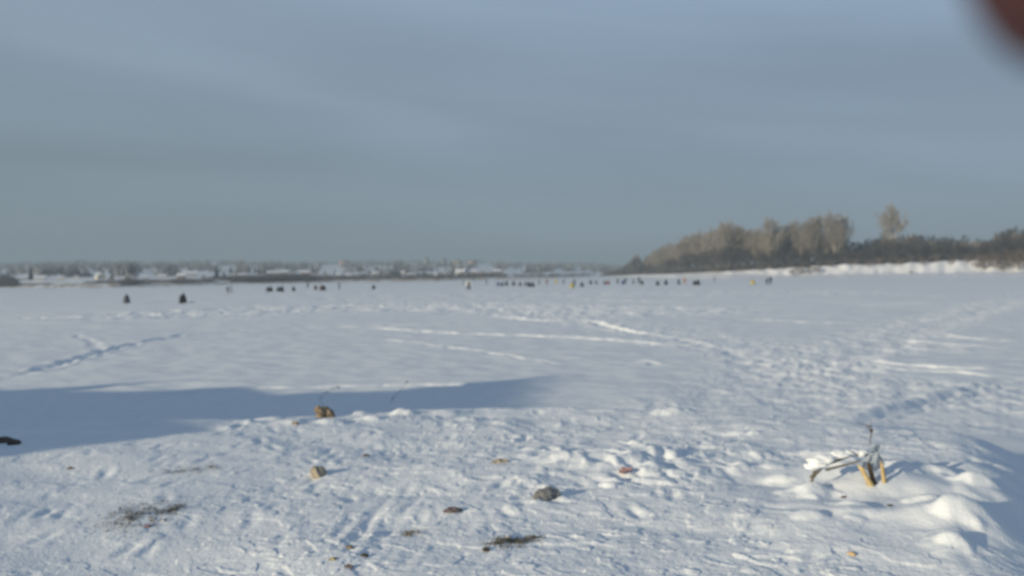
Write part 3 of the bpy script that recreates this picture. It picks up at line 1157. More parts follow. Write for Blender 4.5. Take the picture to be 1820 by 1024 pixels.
SP = spruce_proto(tr)
first = True
for (px, py, top, w_, lab) in [(55, 498, 474, 1.05, 'tall dark blue spruce at the left end of the far shore'), (385, 495, 467, .75, 'tall slender spruce in the left village, the left of two'),
                               (398, 496, 479, .9, 'shorter spruce right beside the tall slender one in the left village'), (577, 489, 479, .9, 'small dark spruce left of the bright white gable house'),
                               (595, 488, 479, .9, 'small dark spruce right of the bright white gable house'), (657, 487, 476, .9, 'little dark spruce left of a white house in mid village'),
                               (752, 492, 480, 1.3, 'dark squat spruce under the left tower block'), (842, 499, 493, 1.2, 'low dark evergreen at the waterline behind the white tent')]:
    p = hill_pt(px, t_for(px, py))
    h = zat(px, top, math.hypot(p.x, p.y)) - p.z
    s_ = h / 10
    o = SP if first else copy_thing(SP, p, tr.uniform(0, 6), 1)
    first = False
    o.location = p; o.scale = (s_ * w_, s_ * w_, s_)
    tag(o, lab, 'tree', 'evergreens of the village')
for (px, py, top, w_, kind, lab) in [(238, 503, 470, .85, 'dark0', 'big dark bare tree standing at the waterline on the left shore'), (10, 503, 486, 1.5, 'dark1', 'dark round bushy tree at the very left edge of the far shore'),
                                     (306, 492, 470, .9, 'dark2', 'grey bare tree behind the left village, right of the big waterline tree'), (428, 488, 463, .8, 'wood1', 'tall thin bare tree on the hill above the left village'),
                                     (110, 494, 478, 2.2, 'dark1', 'broad dark grove tree left of centre in the grove by the spruce'), (85, 494, 479, 2.0, 'dark0', 'dark grove tree closest to the tall spruce'),
                                     (132, 494, 479, 2.0, 'dark2', 'dark grove tree at the right end of the grove by the spruce'), (520, 488, 478, 2.4, 'dark0', 'dark round tree mass right of the long pale shed'),
                                     (182, 490, 480, 1.2, 'dark2', 'small grey tree behind the cream house of the left village'), (640, 486, 476, 1.5, 'dark1', 'dark tree clump left of mid village on the slope')]:
    p = hill_pt(px, t_for(px, py))
    h = zat(px, top, math.hypot(p.x, p.y)) - p.z
    s_ = h / (9.0 if kind[0] == 'd' else 14.0)
    plant(kind, p, (s_ * w_, s_ * w_, s_), lab, 'tree', None)

# ------------------------------------------------------------------ people on the ice
def solid(name, c, rough=.85): return mat(name, c, rough, tuple(v * .7 for v in c), 6.0)


PM = {'black': solid('cloth_black', (.018, .019, .022)), 'navy': solid('cloth_navy', (.022, .03, .06)), 'blue': solid('cloth_blue', (.035, .06, .20)), 'brown': solid('cloth_brown', (.07, .05, .04)),
      'green': solid('cloth_green', (.04, .075, .06)), 'grey': solid('cloth_grey', (.11, .11, .125)), 'yellow': solid('cloth_yellow', (.50, .40, .06)), 'red': solid('cloth_red', (.20, .05, .045)),
      'orange': solid('cloth_orange', (.38, .17, .08)), 'skin': solid('skin', (.42, .25, .19), .6), 'boot': solid('boot_rubber', (.02, .02, .02), .6), 'white': solid('tent_cloth', (.70, .71, .72))}


def skin_mesh(joints, bones, sub=1):
    """joints: name -> (pos, radius). One continuous surface; also returns which joint each face belongs to"""
    me = bpy.data.meshes.new('body')
    names = list(joints)
    me.from_pydata([joints[n][0] for n in names], [(names.index(a), names.index(b)) for a, b in bones], [])
    ob = bpy.data.objects.new('body', me)
    COL.objects.link(ob)
    md = ob.modifiers.new('skin', 'SKIN')
    md.use_smooth_shade = True
    for v, n in zip(me.skin_vertices[0].data, names):
        r = joints[n][1]
        v.radius = r if hasattr(r, '__len__') else (r, r)
    me.skin_vertices[0].data[0].use_root = True
    sb = ob.modifiers.new('sub', 'SUBSURF'); sb.levels = sub; sb.render_levels = sub
    dg = bpy.context.evaluated_depsgraph_get()
    out = bpy.data.meshes.new_from_object(ob.evaluated_get(dg))
    bpy.data.objects.remove(ob)
    P = np.array([joints[n][0] for n in names])
    n = len(out.polygons)
    C = np.zeros(n * 3); out.polygons.foreach_get('center', C); C = C.reshape(-1, 3)
    near = ((C[:, None, :] - P[None]) ** 2).sum(-1).argmin(1)
    return out, [names[i] for i in near], C


BONES = [('pelvis', 'spine'), ('spine', 'chest'), ('chest', 'neck'), ('neck', 'head'), ('head', 'top')]
for s_ in 'lr':
    BONES += [('chest', 'sh' + s_), ('sh' + s_, 'el' + s_), ('el' + s_, 'wr' + s_), ('wr' + s_, 'ha' + s_), ('pelvis', 'hip' + s_), ('hip' + s_, 'kn' + s_), ('kn' + s_, 'an' + s_), ('an' + s_, 'toe' + s_)]


def pose(kind):
    if kind == 'sit':
        J = {'pelvis': ((0, .05, .50), .21), 'spine': ((0, .08, .74), .22), 'chest': ((0, 0, .99), .21), 'neck': ((0, -.07, 1.14), .09), 'head': ((0, -.12, 1.27), .115), 'top': ((0, -.11, 1.36), .09)}
        sd_ = {'sh': ((.20, -.01, 1.03), .11), 'el': ((.31, -.12, .78), .085), 'wr': ((.17, -.36, .72), .06), 'ha': ((.10, -.43, .72), .055), 'hip': ((.13, 0, .47), .14), 'kn': ((.20, -.42, .53), .10), 'an': ((.19, -.40, .12), .075), 'toe': ((.20, -.58, .06), .06)}
    elif kind == 'hunch':
        J = {'pelvis': ((0, .08, .50), .24), 'spine': ((0, .06, .72), .25), 'chest': ((0, -.10, .92), .22), 'neck': ((0, -.22, 1.03), .10), 'head': ((0, -.30, 1.12), .12), 'top': ((0, -.32, 1.21), .095)}
        sd_ = {'sh': ((.22, -.10, .95), .12), 'el': ((.33, -.25, .70), .095), 'wr': ((.18, -.45, .60), .065), 'ha': ((.10, -.52, .58), .055), 'hip': ((.15, 0, .46), .15), 'kn': ((.24, -.42, .52), .11), 'an': ((.23, -.38, .12), .08), 'toe': ((.25, -.56, .06), .065)}
    else:
        J = {'pelvis': ((0, 0, .95), .17), 'spine': ((0, .01, 1.15), .18), 'chest': ((0, 0, 1.36), .19), 'neck': ((0, -.02, 1.50), .08), 'head': ((0, -.04, 1.63), .105), 'top': ((0, -.03, 1.73), .08)}
        sd_ = {'sh': ((.19, 0, 1.41), .10), 'el': ((.27, .02, 1.13), .08), 'wr': ((.24, -.14, .92), .058), 'ha': ((.22, -.20, .85), .05), 'hip': ((.11, 0, .88), .13), 'kn': ((.13, -.03, .49), .095), 'an': ((.14, .02, .11), .07), 'toe': ((.16, -.16, .05), .055)}
    if kind == 'walk':
        pass
    for n, (p, r) in sd_.items():
        J[n + 'l'] = (p, r)
        q = (-p[0], p[1], p[2])
        if kind == 'walk' and n in ('kn', 'an', 'toe'):
            q = (-p[0], p[1] + {'kn': -.16, 'an': -.28, 'toe': -.30}[n], p[2])
        J[n + 'r'] = (q, r)
    return J


BODY = {}
for k in ('sit', 'hunch', 'stand', 'walk'):
    me_, own, C_ = skin_mesh(pose(k), BONES)
    J_ = pose(k)
    hy = J_['head'][0][1]; hz_ = J_['head'][0][2]
    idx = []
    for o_, c_ in zip(own, C_):
        b_ = o_[:-1] if o_[-1] in 'lr' and o_ not in ('pelvis',) else o_
        if o_ in ('head', 'top') and c_[1] < hy - .05 and c_[2] < hz_ + .05: idx.append(2)
        elif b_ in ('an', 'toe', 'ha'): idx.append(3)
        elif b_ in ('kn',) or (b_ == 'hip' and k in ('stand', 'walk') and c_[2] < .82): idx.append(1)
        else: idx.append(0)
    me_.polygons.foreach_set('material_index', np.array(idx, np.int32))
    BODY[k] = (me_, J_)
BODY_C = {}


def cap_mesh(m):
    V, F = [], []
    for i, (z, r) in enumerate([(-.03, .128), (.0, .150), (.035, .150), (.05, .130), (.09, .118), (.125, .07), (.135, .0)]):
        for k in range(12):
            a = 2 * math.pi * k / 12
            V.append((math.cos(a) * r, math.sin(a) * r * 1.08, z))
    for i in range(6):
        for k in range(12):
            F.append((i * 12 + k, i * 12 + (k + 1) % 12, (i + 1) * 12 + (k + 1) % 12, (i + 1) * 12 + k))
    return mesh_np('hat', V, np.array(F), [m], smooth=True)


CAPS = {c: cap_mesh(PM[c]) for c in ('black', 'brown', 'grey', 'red', 'navy')}


def person(px, py, kind, coat, trousers, hat, rot, label, group='people fishing on the ice', scale=1.0):
    key = (kind, coat, trousers)
    if key not in BODY_C:
        m = BODY[kind][0].copy()
        m.materials.clear()
        for c in (coat, trousers, 'skin', 'boot'):
            m.materials.append(PM[c])
        BODY_C[key] = m
    x, y = at(px, py, 0.02)
    z = gz(x, y)
    o = link('person', BODY_C[key], None, (x, y, z), rot, scale)
    hd = BODY[kind][1]['head'][0]
    h = link('hat', CAPS[hat], o, (hd[0], hd[1], hd[2] + .05))
    if kind == 'hunch':
        if coat not in COATS:
            COATS[coat] = coat_mesh(PM[coat], BODY[kind][1])
        link('coat', COATS[coat], o)
    tag(o, label, 'person', group)
    return o


def coat_mesh(m, J):
    """bell of a long padded coat round a hunched body, open at neck and hem"""
    V, F = [], []
    n = 16
    prof = [(.10, .50, .46, -.14), (.22, .49, .45, -.13), (.45, .43, .40, -.10), (.66, .37, .34, -.06), (.84, .33, .28, -.06), (.98, .24, .20, -.12), (1.04, .13, .12, -.19)]
    for (z, rx, ry, yo) in prof:
        for i in range(n):
            a = 2 * math.pi * i / n
            f = 1 + .05 * math.sin(a * 5 + z * 4)
            V.append((math.cos(a) * rx * f, math.sin(a) * ry * f + yo, z))
    for i in range(len(prof) - 1):
        for q in range(n):
            F.append((i * n + q, i * n + (q + 1) % n, (i + 1) * n + (q + 1) % n, (i + 1) * n + q))
    return mesh_np('coat', V, np.array(F), [m], smooth=True)


COATS = {}


BOX = box_mesh('fishing_box', [(-.22, .22, -.15, .15, 0, .30), (-.235, .235, -.165, .165, .303, .345), (-.03, .03, -.175, -.153, .18, .27)], PM['green'])


def seat_box(p, label, group=None):
    o = link('fishing_box', BOX, None, p.location, p.rotation_euler[2])
    yv = Vector((-math.sin(p.rotation_euler[2]), math.cos(p.rotation_euler[2]), 0))
    o.location = p.location + yv * .09
    tag(o, label, 'fishing box', group)


pr = random.Random(11)
near = person(225, 538.5, 'hunch', 'grey', 'black', 'black', R(200), 'angler hunched in a bulky grey coat, leftmost figure on the ice', None, 1.12)
seat_box(near, 'low box under the leftmost hunched angler')
near = person(324, 539.5, 'hunch', 'black', 'black', 'black', R(170), 'angler hunched in a bulky black coat beside a flat sledge', None, 1.2)
seat_box(near, 'low box under the black coated angler beside the sledge')
person(405, 522, 'stand', 'grey', 'navy', 'black', R(30), 'person in grey standing at the back of the standing left pair', None)
person(411, 521, 'walk', 'grey', 'black', 'black', R(110), 'person in grey striding, right one of the left pair', None)
CROWD = [(476, 518.5, 'hunch', 'black', 'seated angler in black, left of two shoulder to shoulder near the dark scrub'),
         (482, 518.5, 'hunch', 'black', 'seated angler in black, right of two shoulder to shoulder near the dark scrub'),
         (494, 518, 'sit', 'green', 'seated angler in a green coat left against one in black'),
         (501, 518.5, 'hunch', 'black', 'seated angler in black right against the one in green'),
         (522.5, 517.5, 'hunch', 'black', 'seated angler in black alone, right of the green coat'),
         (547, 513.5, 'stand', 'grey', 'small grey standing figure far behind the lone seated angler in black'),
         (561, 515, 'sit', 'brown', 'seated angler in brown, left of the one with a red coat beside'),
         (570, 516.5, 'sit', 'red', 'seated angler in a dull red coat'),
         (576, 516.5, 'sit', 'black', 'seated angler in black close behind the dull red coat'),
         (603, 514.5, 'stand', 'black', 'single dark standing figure between the red coat and the midway angler'),
         (664, 514.5, 'sit', 'black', 'lone seated angler in black midway to the white tent'),
         (824, 508.5, 'stand', 'navy', 'dark figure standing left of the white tent'),
         (832, 514.5, 'sit', 'grey', 'seated angler in grey in front of the white tent'),
         (865, 506.5, 'stand', 'grey', 'faint grey figure standing right of the white tent'),
         (886, 508.5, 'sit', 'blue', 'seated angler in a blue coat, left of the pair in blue and navy'),
         (892, 508.5, 'sit', 'navy', 'seated angler in navy against the blue coat'),
         (900, 507.5, 'sit', 'black', 'seated angler in black right of the blue and navy pair'),
         (913, 507.5, 'sit', 'black', 'seated angler in black left of the brown coat in the crowd'),
         (924, 508.5, 'sit', 'brown', 'seated angler in brown left of the dark trio'),
         (935, 508.5, 'sit', 'black', 'left one of three anglers in black huddled together'),
         (940, 509.5, 'hunch', 'black', 'middle one of three anglers in black huddled together'),
         (946, 510, 'hunch', 'black', 'right one of three anglers in black huddled together'),
         (958, 506, 'stand', 'brown', 'standing figure in brown right of the dark trio'),
         (972, 506.5, 'stand', 'orange', 'standing figure in faded orange right of the dark trio'),
         (988, 506, 'stand', 'yellow', 'slim standing figure in yellow far back in the crowd'),
         (1002, 506, 'stand', 'grey', 'grey figure standing left of the yellow coat'),
         (1017, 512, 'sit', 'yellow', 'seated angler in a bright yellow coat, the nearest of the middle crowd'),
         (1021, 509, 'stand', 'black', 'dark figure standing right behind the seated yellow coat'),
         (1035, 510.5, 'hunch', 'navy', 'hunched angler in navy right of the seated yellow coat'),
         (1050, 505.5, 'sit', 'black', 'seated angler in black between the navy hunch and the green coat'),
         (1060, 505.5, 'sit', 'green', 'seated angler in green, middle right crowd'),
         (1076, 505.5, 'hunch', 'black', 'hunched angler in black left of the red coat under the spit'),
         (1082, 505.5, 'sit', 'red', 'seated angler in dull red under the tip of the wooded spit'),
         (1098, 505, 'stand', 'black', 'dark standing figure under the tip of the wooded spit'),
         (1107, 506, 'sit', 'blue', 'seated angler in blue under the wooded spit'),
         (1112, 505, 'stand', 'navy', 'navy figure standing at the shoulder of the blue coat under the spit'),
         (1126, 505, 'sit', 'grey', 'pale grey seated angler right of the blue coat under the spit'),
         (1136, 504.5, 'stand', 'black', 'dark figure standing left of a hunched one under the wood'),
         (1141, 506, 'hunch', 'black', 'hunched angler in black right beside a standing one under the wood'),
         (1168, 507, 'sit', 'black', 'seated angler in black, left of two spaced ones under the wood'),
         (1183, 506.5, 'hunch', 'navy', 'hunched angler in navy, right of two spaced ones under the wood'),
         (1206, 506, 'sit', 'navy', 'seated angler in navy left of the orange coat'),
         (1217, 505.5, 'stand', 'orange', 'standing figure in an orange coat in the right crowd'),
         (1234, 506.5, 'sit', 'black', 'left of two anglers in black sitting close at the right end of the crowd'),
         (1240, 506.5, 'hunch', 'black', 'right of two anglers in black sitting close at the right end of the crowd'),
         (1270, 502.5, 'stand', 'grey', 'small grey figure standing alone between the crowd and the yellow coat'),
         (1338, 505.5, 'hunch', 'yellow', 'seated angler in bright yellow left of the standing pair'),
         (1363, 506.5, 'stand', 'black', 'left one of the two dark people standing together below the wood'),
         (1369.5, 506, 'walk', 'navy', 'right one of the two dark people standing together below the wood')]
for (px, py, kind, coat, lab) in CROWD:
    kind = 'hunch' if kind == 'sit' and pr.random() < .7 else kind
    rz = pr.uniform(0, 6.28)
    o = person(px, py, kind, coat, pr.choice(['black', 'navy', 'black', 'brown']), pr.choice(['black', 'black', 'brown', 'grey', 'navy']), rz, lab, 'people fishing on the ice', pr.uniform(1.0, 1.2))
    if kind in ('sit', 'hunch'):
        seat_box(o, 'small dark fishing box under a seated angler in the crowd', 'fishing boxes under the anglers')
# sledge, tent
x, y = at(341, 538.5, 0)
sl = empty('sledge', (x, y, gz(x, y)), R(20))
link('deck', box_mesh('deck', [(-.6, .6, -.22, .22, .14, .17), (-.35, .3, -.17, .17, .173, .27)], PM['grey']), sl)
for sy in (-.2, .2):
    V, F = tubes([(Vector((-.65, sy, .03)), Vector((.55, sy, .03)), .022, .022), (Vector((.55, sy, .03)), Vector((.78, sy, .18)), .022, .02),
                  (Vector((-.4, sy, .03)), Vector((-.4, sy, .15)), .018, .018), (Vector((.35, sy, .03)), Vector((.35, sy, .15)), .018, .018)], 6)
    link('runner', mesh_np('runner', V, np.array(F), [PM['black']]), sl)
tag(sl, 'flat grey sledge lying right of the black coated hunched angler', 'sledge')
x, y = at(832.5, 507, 0)
tn = empty('tent', (x, y, gz(x, y)), R(12))
w = 1.15
V = [(-w, -w, 0), (w, -w, 0), (w, w, 0), (-w, w, 0), (-w * .92, -w * .92, 1.1), (w * .92, -w * .92, 1.1), (w * .92, w * .92, 1.1), (-w * .92, w * .92, 1.1), (0, 0, 1.95)]
me = bpy.data.meshes.new('canopy')
me.from_pydata(V, [], [(0, 1, 5, 4), (1, 2, 6, 5), (2, 3, 7, 6), (3, 0, 4, 7), (4, 5, 8), (5, 6, 8), (6, 7, 8), (7, 4, 8)])
me.materials.append(PM['white'])
link('canopy', me, tn)
link('door_flap', box_mesh('door_flap', [(-.35, .35, -w - .03, -w + .06, .05, 1.05)], PM['grey']), tn)
tag(tn, 'small white fishing tent standing on the ice among the anglers', 'tent')

# ------------------------------------------------------------------ small things on the bank
M['stone'] = mat('stone', (.30, .26, .20), .9, (.42, .37, .29), 14, .6, 40)
M['grey_stone'] = mat('grey_stone', (.15, .155, .16), .9, (.24, .24, .24), 14, .6, 40)
M['soil'] = mat('soil', (.045, .038, .032), .95, (.12, .10, .08), 18, .8, 50)
M['brown_soil'] = mat('brown_soil', (.17, .125, .08), .95, (.36, .29, .20), 16, .8, 45)
M['mauve_soil'] = mat('mauve_soil', (.12, .095, .095), .95, (.20, .165, .16), 16, .8, 45)
M['straw'] = mat('straw', (.36, .29, .17), .8, (.46, .36, .18), 25)
M['dead_grass'] = mat('dead_grass', (.15, .135, .10), .9, (.24, .21, .15), 20)
M['grey_grass'] = mat('grey_grass', (.10, .105, .10), .9, (.17, .17, .16), 20)
M['wood_y'] = mat('splintered_wood', (.50, .36, .16), .8, (.62, .48, .26), 20)
M['wood_d'] = mat('weathered_wood', (.07, .05, .035), .85, (.13, .09, .06), 20)
M['scrap_red'] = mat('red_scrap', (.36, .22, .22), .6, (.44, .28, .27), 20)
M['orange_peel'] = mat('orange_scrap', (.58, .44, .28), .6, (.62, .42, .2), 20)
M['film'] = mat('plastic_film', (.52, .58, .64), .3, (.62, .67, .72), 9)
_b = M['film'].node_tree.nodes['Principled BSDF']
_b.inputs['Transmission Weight'].default_value = .55
_b.inputs['IOR'].default_value = 1.1


def rock(name, r, m, seed, lump=.35, sub=3, caps=None):
    """r = (rx, ry, rz) half sizes; chunks: list of extra lumps joined into the same mesh"""
    bm = bmesh.new()
    rr = random.Random(seed)
    for (cx, cy, cz, k) in [(0, 0, 0, 1.0)] + (caps or []):
        b2 = bmesh.new()
        bmesh.ops.create_icosphere(b2, subdivisions=sub, radius=1.0)
        o1, o2 = rr.uniform(0, 50), rr.uniform(0, 50)
        co = np.array([v.co[:] for v in b2.verts])
        n = fbm(co[:, 0] * 1.3 + o1 + co[:, 2], co[:, 1] * 1.3 + o2 - co[:, 2], 3, seed)
        n = 1 + lump * n
        for v, q in zip(b2.verts, n):
            f = Vector((v.co.x * r[0], v.co.y * r[1], v.co.z * r[2])) * float(q) * k
            v.co = f + Vector((cx, cy, cz))
        tmp = bpy.data.meshes.new('tmp'); b2.to_mesh(tmp); b2.free()
        bm.from_mesh(tmp); bpy.data.meshes.remove(tmp)
    me = bpy.data.meshes.new(name)
    bm.to_mesh(me); bm.free()
    me.materials.append(m)
    return link(name, me)


def put(o, px, py, sink=0.0, rz=0.0):
    p = hit(px, py)
    o.location = p + Vector((0, 0, -sink))
    o.rotation_euler[2] = rz
    return o


def mpp(px, py):
    p = hit(px, py)
    return (p - Vector((0, 0, CAM_H))).length / FPX


k = mpp(565, 843)
o = put(rock('stone', (13 * k, 12 * k, 13 * k), M['stone'], 5, .38), 565, 846, -4 * k)
tag(o, 'round tan stone lying alone on the packed snow, throwing a long shadow', 'stone')
k = mpp(577, 738)
o = put(rock('earth_clod', (9 * k, 9 * k, 10 * k), M['brown_soil'], 8, .4, 3, [(11 * k, 2 * k, -2 * k, .8), (-6 * k, 0, 6 * k, .6), (16 * k, 1 * k, -4 * k, .6), (4 * k, 5 * k, 2 * k, .8)]), 572, 742, -7 * k)
tag(o, 'broken brown earth clod sitting on the edge of the bank', 'clod')
k = mpp(10, 785)
o = put(rock('dark_clod', (17 * k, 14 * k, 6 * k), M['soil'], 12, .4, 3, [(-18 * k, 0, 2 * k, .7)]), 5, 787, -2 * k)
tag(o, 'larger black clod in the blue shadow at the left edge', 'clod', 'black clods in the shadow')
o = put(rock('dark_clod', (9 * k, 9 * k, 5 * k), M['soil'], 13, .4), 26, 790, -2 * k)
tag(o, 'smaller black clod in the blue shadow, right of the larger one', 'clod', 'black clods in the shadow')
k = mpp(970, 880)
o = put(rock('grey_stone', (22 * k, 14 * k, 12 * k), M['grey_stone'], 17, .35, 3, [(15 * k, 2 * k, -1 * k, .55), (-9 * k, -9 * k, -4 * k, .6)]), 970, 884, -3 * k, R(12))
tag(o, 'pointed grey stone poking out of the churned snow', 'stone')
k = mpp(803, 907)
o = put(rock('mauve_clod', (13 * k, 9 * k, 6 * k), M['mauve_soil'], 19, .4, 3, [(12 * k, 3 * k, 0, .5)]), 803, 909, -1 * k)
tag(o, 'flat mauve brown clod in the trampled snow, left of the grey stone', 'clod')
k = mpp(890, 822)
o = put(rock('tan_clod', (13 * k, 9 * k, 7 * k), M['stone'], 23, .4, 3, [(10 * k, 3 * k, 0, .5)]), 890, 822, 1 * k)
tag(o, 'tan clod half covered by snow above the grey stone', 'clod')
for (px, py, r_, m, lab) in [(125, 833, 5, 'brown_soil', 'tiny brown crumb alone on the smooth snow at left'), (262, 936, 6, 'scrap_red', 'reddish crumb at the lower edge of the grey turf patch'),
                             (622, 974, 8, 'brown_soil', 'ochre crumb at the top of the crumb group near the bottom edge'), (648, 988, 7, 'soil', 'dark crumb at the right of the crumb group near the bottom edge'),
                             (592, 994, 6, 'straw', 'straw coloured crumb at the left of the crumb group near the bottom edge'), (620, 1008, 8, 'mauve_soil', 'grey crumb lowest in the crumb group near the bottom edge'),
                             (1513, 985, 7, 'orange_peel', 'orange scrap on the snow in the lower right'), (1500, 884, 4, 'soil', 'tiny dark speck on the snow below the broken reeds'),
                             (1581, 899, 4, 'soil', 'tiny dark speck on the mound right below the stakes'), (650, 811, 7, 'mauve_soil', 'thin grey crumb between the round stone and the bank edge'), (864, 978, 7, 'soil', 'dark crumb at the left end of the yellow brown grass strip'), (525, 753, 6, 'brown_soil', 'small brown crumb on the bank edge left of the broken clod')]:
    k = mpp(px, py)
    o = put(rock('crumb', (r_ * k * .9, r_ * k * .8, r_ * k * .45), M[m], int(px), .6, 3), px, py, -.02 * r_ * k)
    tag(o, lab, 'crumb')
k = mpp(1112, 838)
bm = bmesh.new()
bmesh.ops.create_grid(bm, x_segments=10, y_segments=8, size=1.0)
rr = random.Random(2)
for v in bm.verts:
    n = float(fbm(np.array([v.co.x * 1.5]), np.array([v.co.y * 1.5]), 2, 4)[0])
    v.co = Vector((v.co.x * 11 * k, v.co.y * 9 * k * (1 - .3 * v.co.x), (2 + 6 * n + 2 * v.co.x) * k))
bmesh.ops.solidify(bm, geom=bm.faces[:], thickness=.003)
me = bpy.data.meshes.new('red_scrap'); bm.to_mesh(me); bm.free(); me.materials.append(M['scrap_red'])
o = put(link('red_scrap', me), 1112, 840, 0)
tag(o, 'faded red scrap crumpled into the churned snow', 'scrap')


def grass(name, px, py, n, rx, ry, h, m, seed, lean=(0, 0), rz=0.0):
    """blades of dead grass through the snow; every blade rests on the ground under it"""
    rr = random.Random(seed)
    c = hit(px, py)
    V, F = [], []
    k = mpp(px, py)
    yk = k * 3.3                                   # a pixel row covers more ground than a pixel column
    for i in range(n):
        a, b = rr.gauss(0, .45), rr.gauss(0, .45)
        if abs(a) > 1 or abs(b) > 1:
            continue
        x = a * rx * k; y = b * ry * yk
        x, y = x * math.cos(rz) - y * math.sin(rz), x * math.sin(rz) + y * math.cos(rz)
        z = gz(c.x + x, c.y + y) - c.z
        t = rr.uniform(0, 6.28); w = rr.uniform(.002, .005)
        L = h * rr.uniform(.4, 1.2)
        d = Vector((rr.gauss(lean[0], .7), rr.gauss(lean[1], .7), rr.uniform(.25, .9))).normalized()
        q = Vector((math.cos(t), math.sin(t), 0)) * w
        b0 = Vector((x, y, z - .01)); b1 = b0 + d * L * .6; b2 = b1 + (d + Vector((0, 0, -.5))).normalized() * L * .5
        i0 = len(V)
        V += [b0 - q, b0 + q, b1 + q * .8, b1 - q * .8, b2]
        F += [(i0, i0 + 1, i0 + 2), (i0, i0 + 2, i0 + 3), (i0 + 3, i0 + 2, i0 + 4)]
    for i in range(int(n * 1.2)):                  # bits of soil and chaff lying on the snow
        a, b = rr.gauss(0, .5), rr.gauss(0, .5)
        x = a * rx * k; y = b * ry * yk
        x, y = x * math.cos(rz) - y * math.sin(rz), x * math.sin(rz) + y * math.cos(rz)
        if fbm(np.array([x * 9.0 + seed]), np.array([y * 9.0]), 2, seed)[0] < -.05:
            continue
        z = gz(c.x + x, c.y + y) - c.z + .004
        t = rr.uniform(0, 6.28); w = rr.uniform(.004, .011)
        i0 = len(V)
        V += [Vector((x + math.cos(t + q) * w, y + math.sin(t + q) * w, z + rr.uniform(0, .006))) for q in (0, 2.1, 4.2)]
        F += [(i0, i0 + 1, i0 + 2)]
    F3 = np.array(F)
    o = link(name, mesh_np(name, V, np.array(F), [m]))
    o.location = c
    return o


tag(grass('turf_patch', 252, 914, 1300, 60, 24, .028, M['grey_grass'], 31), 'grey dead turf showing through the snow in the lower left', 'turf')
tag(grass('turf_patch', 311, 905, 260, 13, 8, .04, M['grey_grass'], 32), 'small dark turf spot right above the big grey turf patch', 'turf')
tag(grass('grass_strip', 905, 966, 700, 40, 9, .03, M['dead_grass'], 33, rz=R(10)), 'yellow brown grass strip in the snow at bottom centre', 'turf')
tag(grass('grass_strip', 945, 958, 110, 22, 5, .04, M['dead_grass'], 36, rz=R(10)), 'thin faint grass strip continuing right of the yellow brown one', 'turf')
tag(grass('grass_tuft', 735, 948, 170, 20, 7, .035, M['dead_grass'], 34), 'small brown grass tuft left of the yellow brown strip', 'turf')
tag(grass('grass_strip', 325, 838, 260, 46, 5, .03, M['grey_grass'], 35), 'faint grey grass strip on the packed snow under the shadow edge', 'turf')
tag(grass('grass_tuft', 372, 832, 90, 18, 4, .03, M['grey_grass'], 37), 'faint grey tuft at the right end of the grey strip', 'turf')


def stake(px0, py0, px1, py1, w, m, lab, seed, back=0.0):
    """a splintered stake rising from the snow at pixel 0 to pixel 1"""
    p = hit(px0, py0)
    dist = p.y + back
    d = ray(px1, py1); t = dist / d.y
    tip = Vector((0, 0, CAM_H)) + d * t
    v = tip - p
    rr = random.Random(seed)
    e = empty('broken_stake', p)
    a, b = frame_of(v)
    a = Vector((1, 0, 0)) - v.normalized() * v.normalized().x; a.normalize(); b = v.normalized().cross(a)
    V, F = [], []
    rings = 7
    for i in range(rings):
        t = -.25 + 1.25 * i / (rings - 1)
        c = v * t
        ww = w * (1 - .25 * max(t, 0)) * rr.uniform(.92, 1.08)
        for (sa, sb) in ((-1, -.45), (1, -.45), (1, .45), (-1, .45)):
            up = Vector((0, 0, 0))
            if i == rings - 1:
                up = v.normalized() * rr.uniform(-.05, .03)
            V.append(c + a * sa * ww + b * sb * ww + up)
    for i in range(rings - 1):
        for q in range(4):
            F.append((i * 4 + q, i * 4 + (q + 1) % 4, i * 4 + 4 + (q + 1) % 4, i * 4 + 4 + q))
    n = (rings - 1) * 4
    F.append((n, n + 1, n + 2, n + 3))
    link('stake_body', mesh_np('stake_body', V, np.array(F), [m]), e)
    tag(e, lab, 'stake', 'broken stakes in the mound')
    return e


stake(1549, 864, 1527, 826, .019, M['wood_y'], 'yellow splintered stake leaning left out of the snow mound', 1)
stake(1554, 861, 1543, 822, .017, M['wood_d'], 'dark weathered stake leaning against the yellow one', 2, .03)
stake(1572, 858, 1567, 822, .015, M['wood_y'], 'short orange brown stake standing upright right of the other two', 3, .05)
# the film snagged on the stakes
p = hit(1560, 862)
k = mpp(1560, 862)
bm = bmesh.new()
bmesh.ops.create_grid(bm, x_segments=14, y_segments=16, size=1.0)
for v in bm.verts:
    u, t = v.co.x, (v.co.y + 1) / 2
    n = float(fbm(np.array([u * 1.6 + 3]), np.array([t * 2.5]), 3, 6)[0])
    wd = (20 - 15 * t) * (1 + .2 * n)
    v.co = Vector(((u * wd + 3 * n - 2 + 6 * t) * k, (8 * n + 6 - 6 * t) * k + .06, (20 + 40 * t + 4 * n) * k))
bmesh.ops.solidify(bm, geom=bm.faces[:], thickness=.002)
me = bpy.data.meshes.new('plastic_film'); bm.to_mesh(me); bm.free(); me.materials.append(M['film'])
for q in me.polygons: q.use_smooth = True
o = link('plastic_film', me); o.location = p
tag(o, 'torn piece of pale translucent film snagged between the broken stakes', 'plastic film')
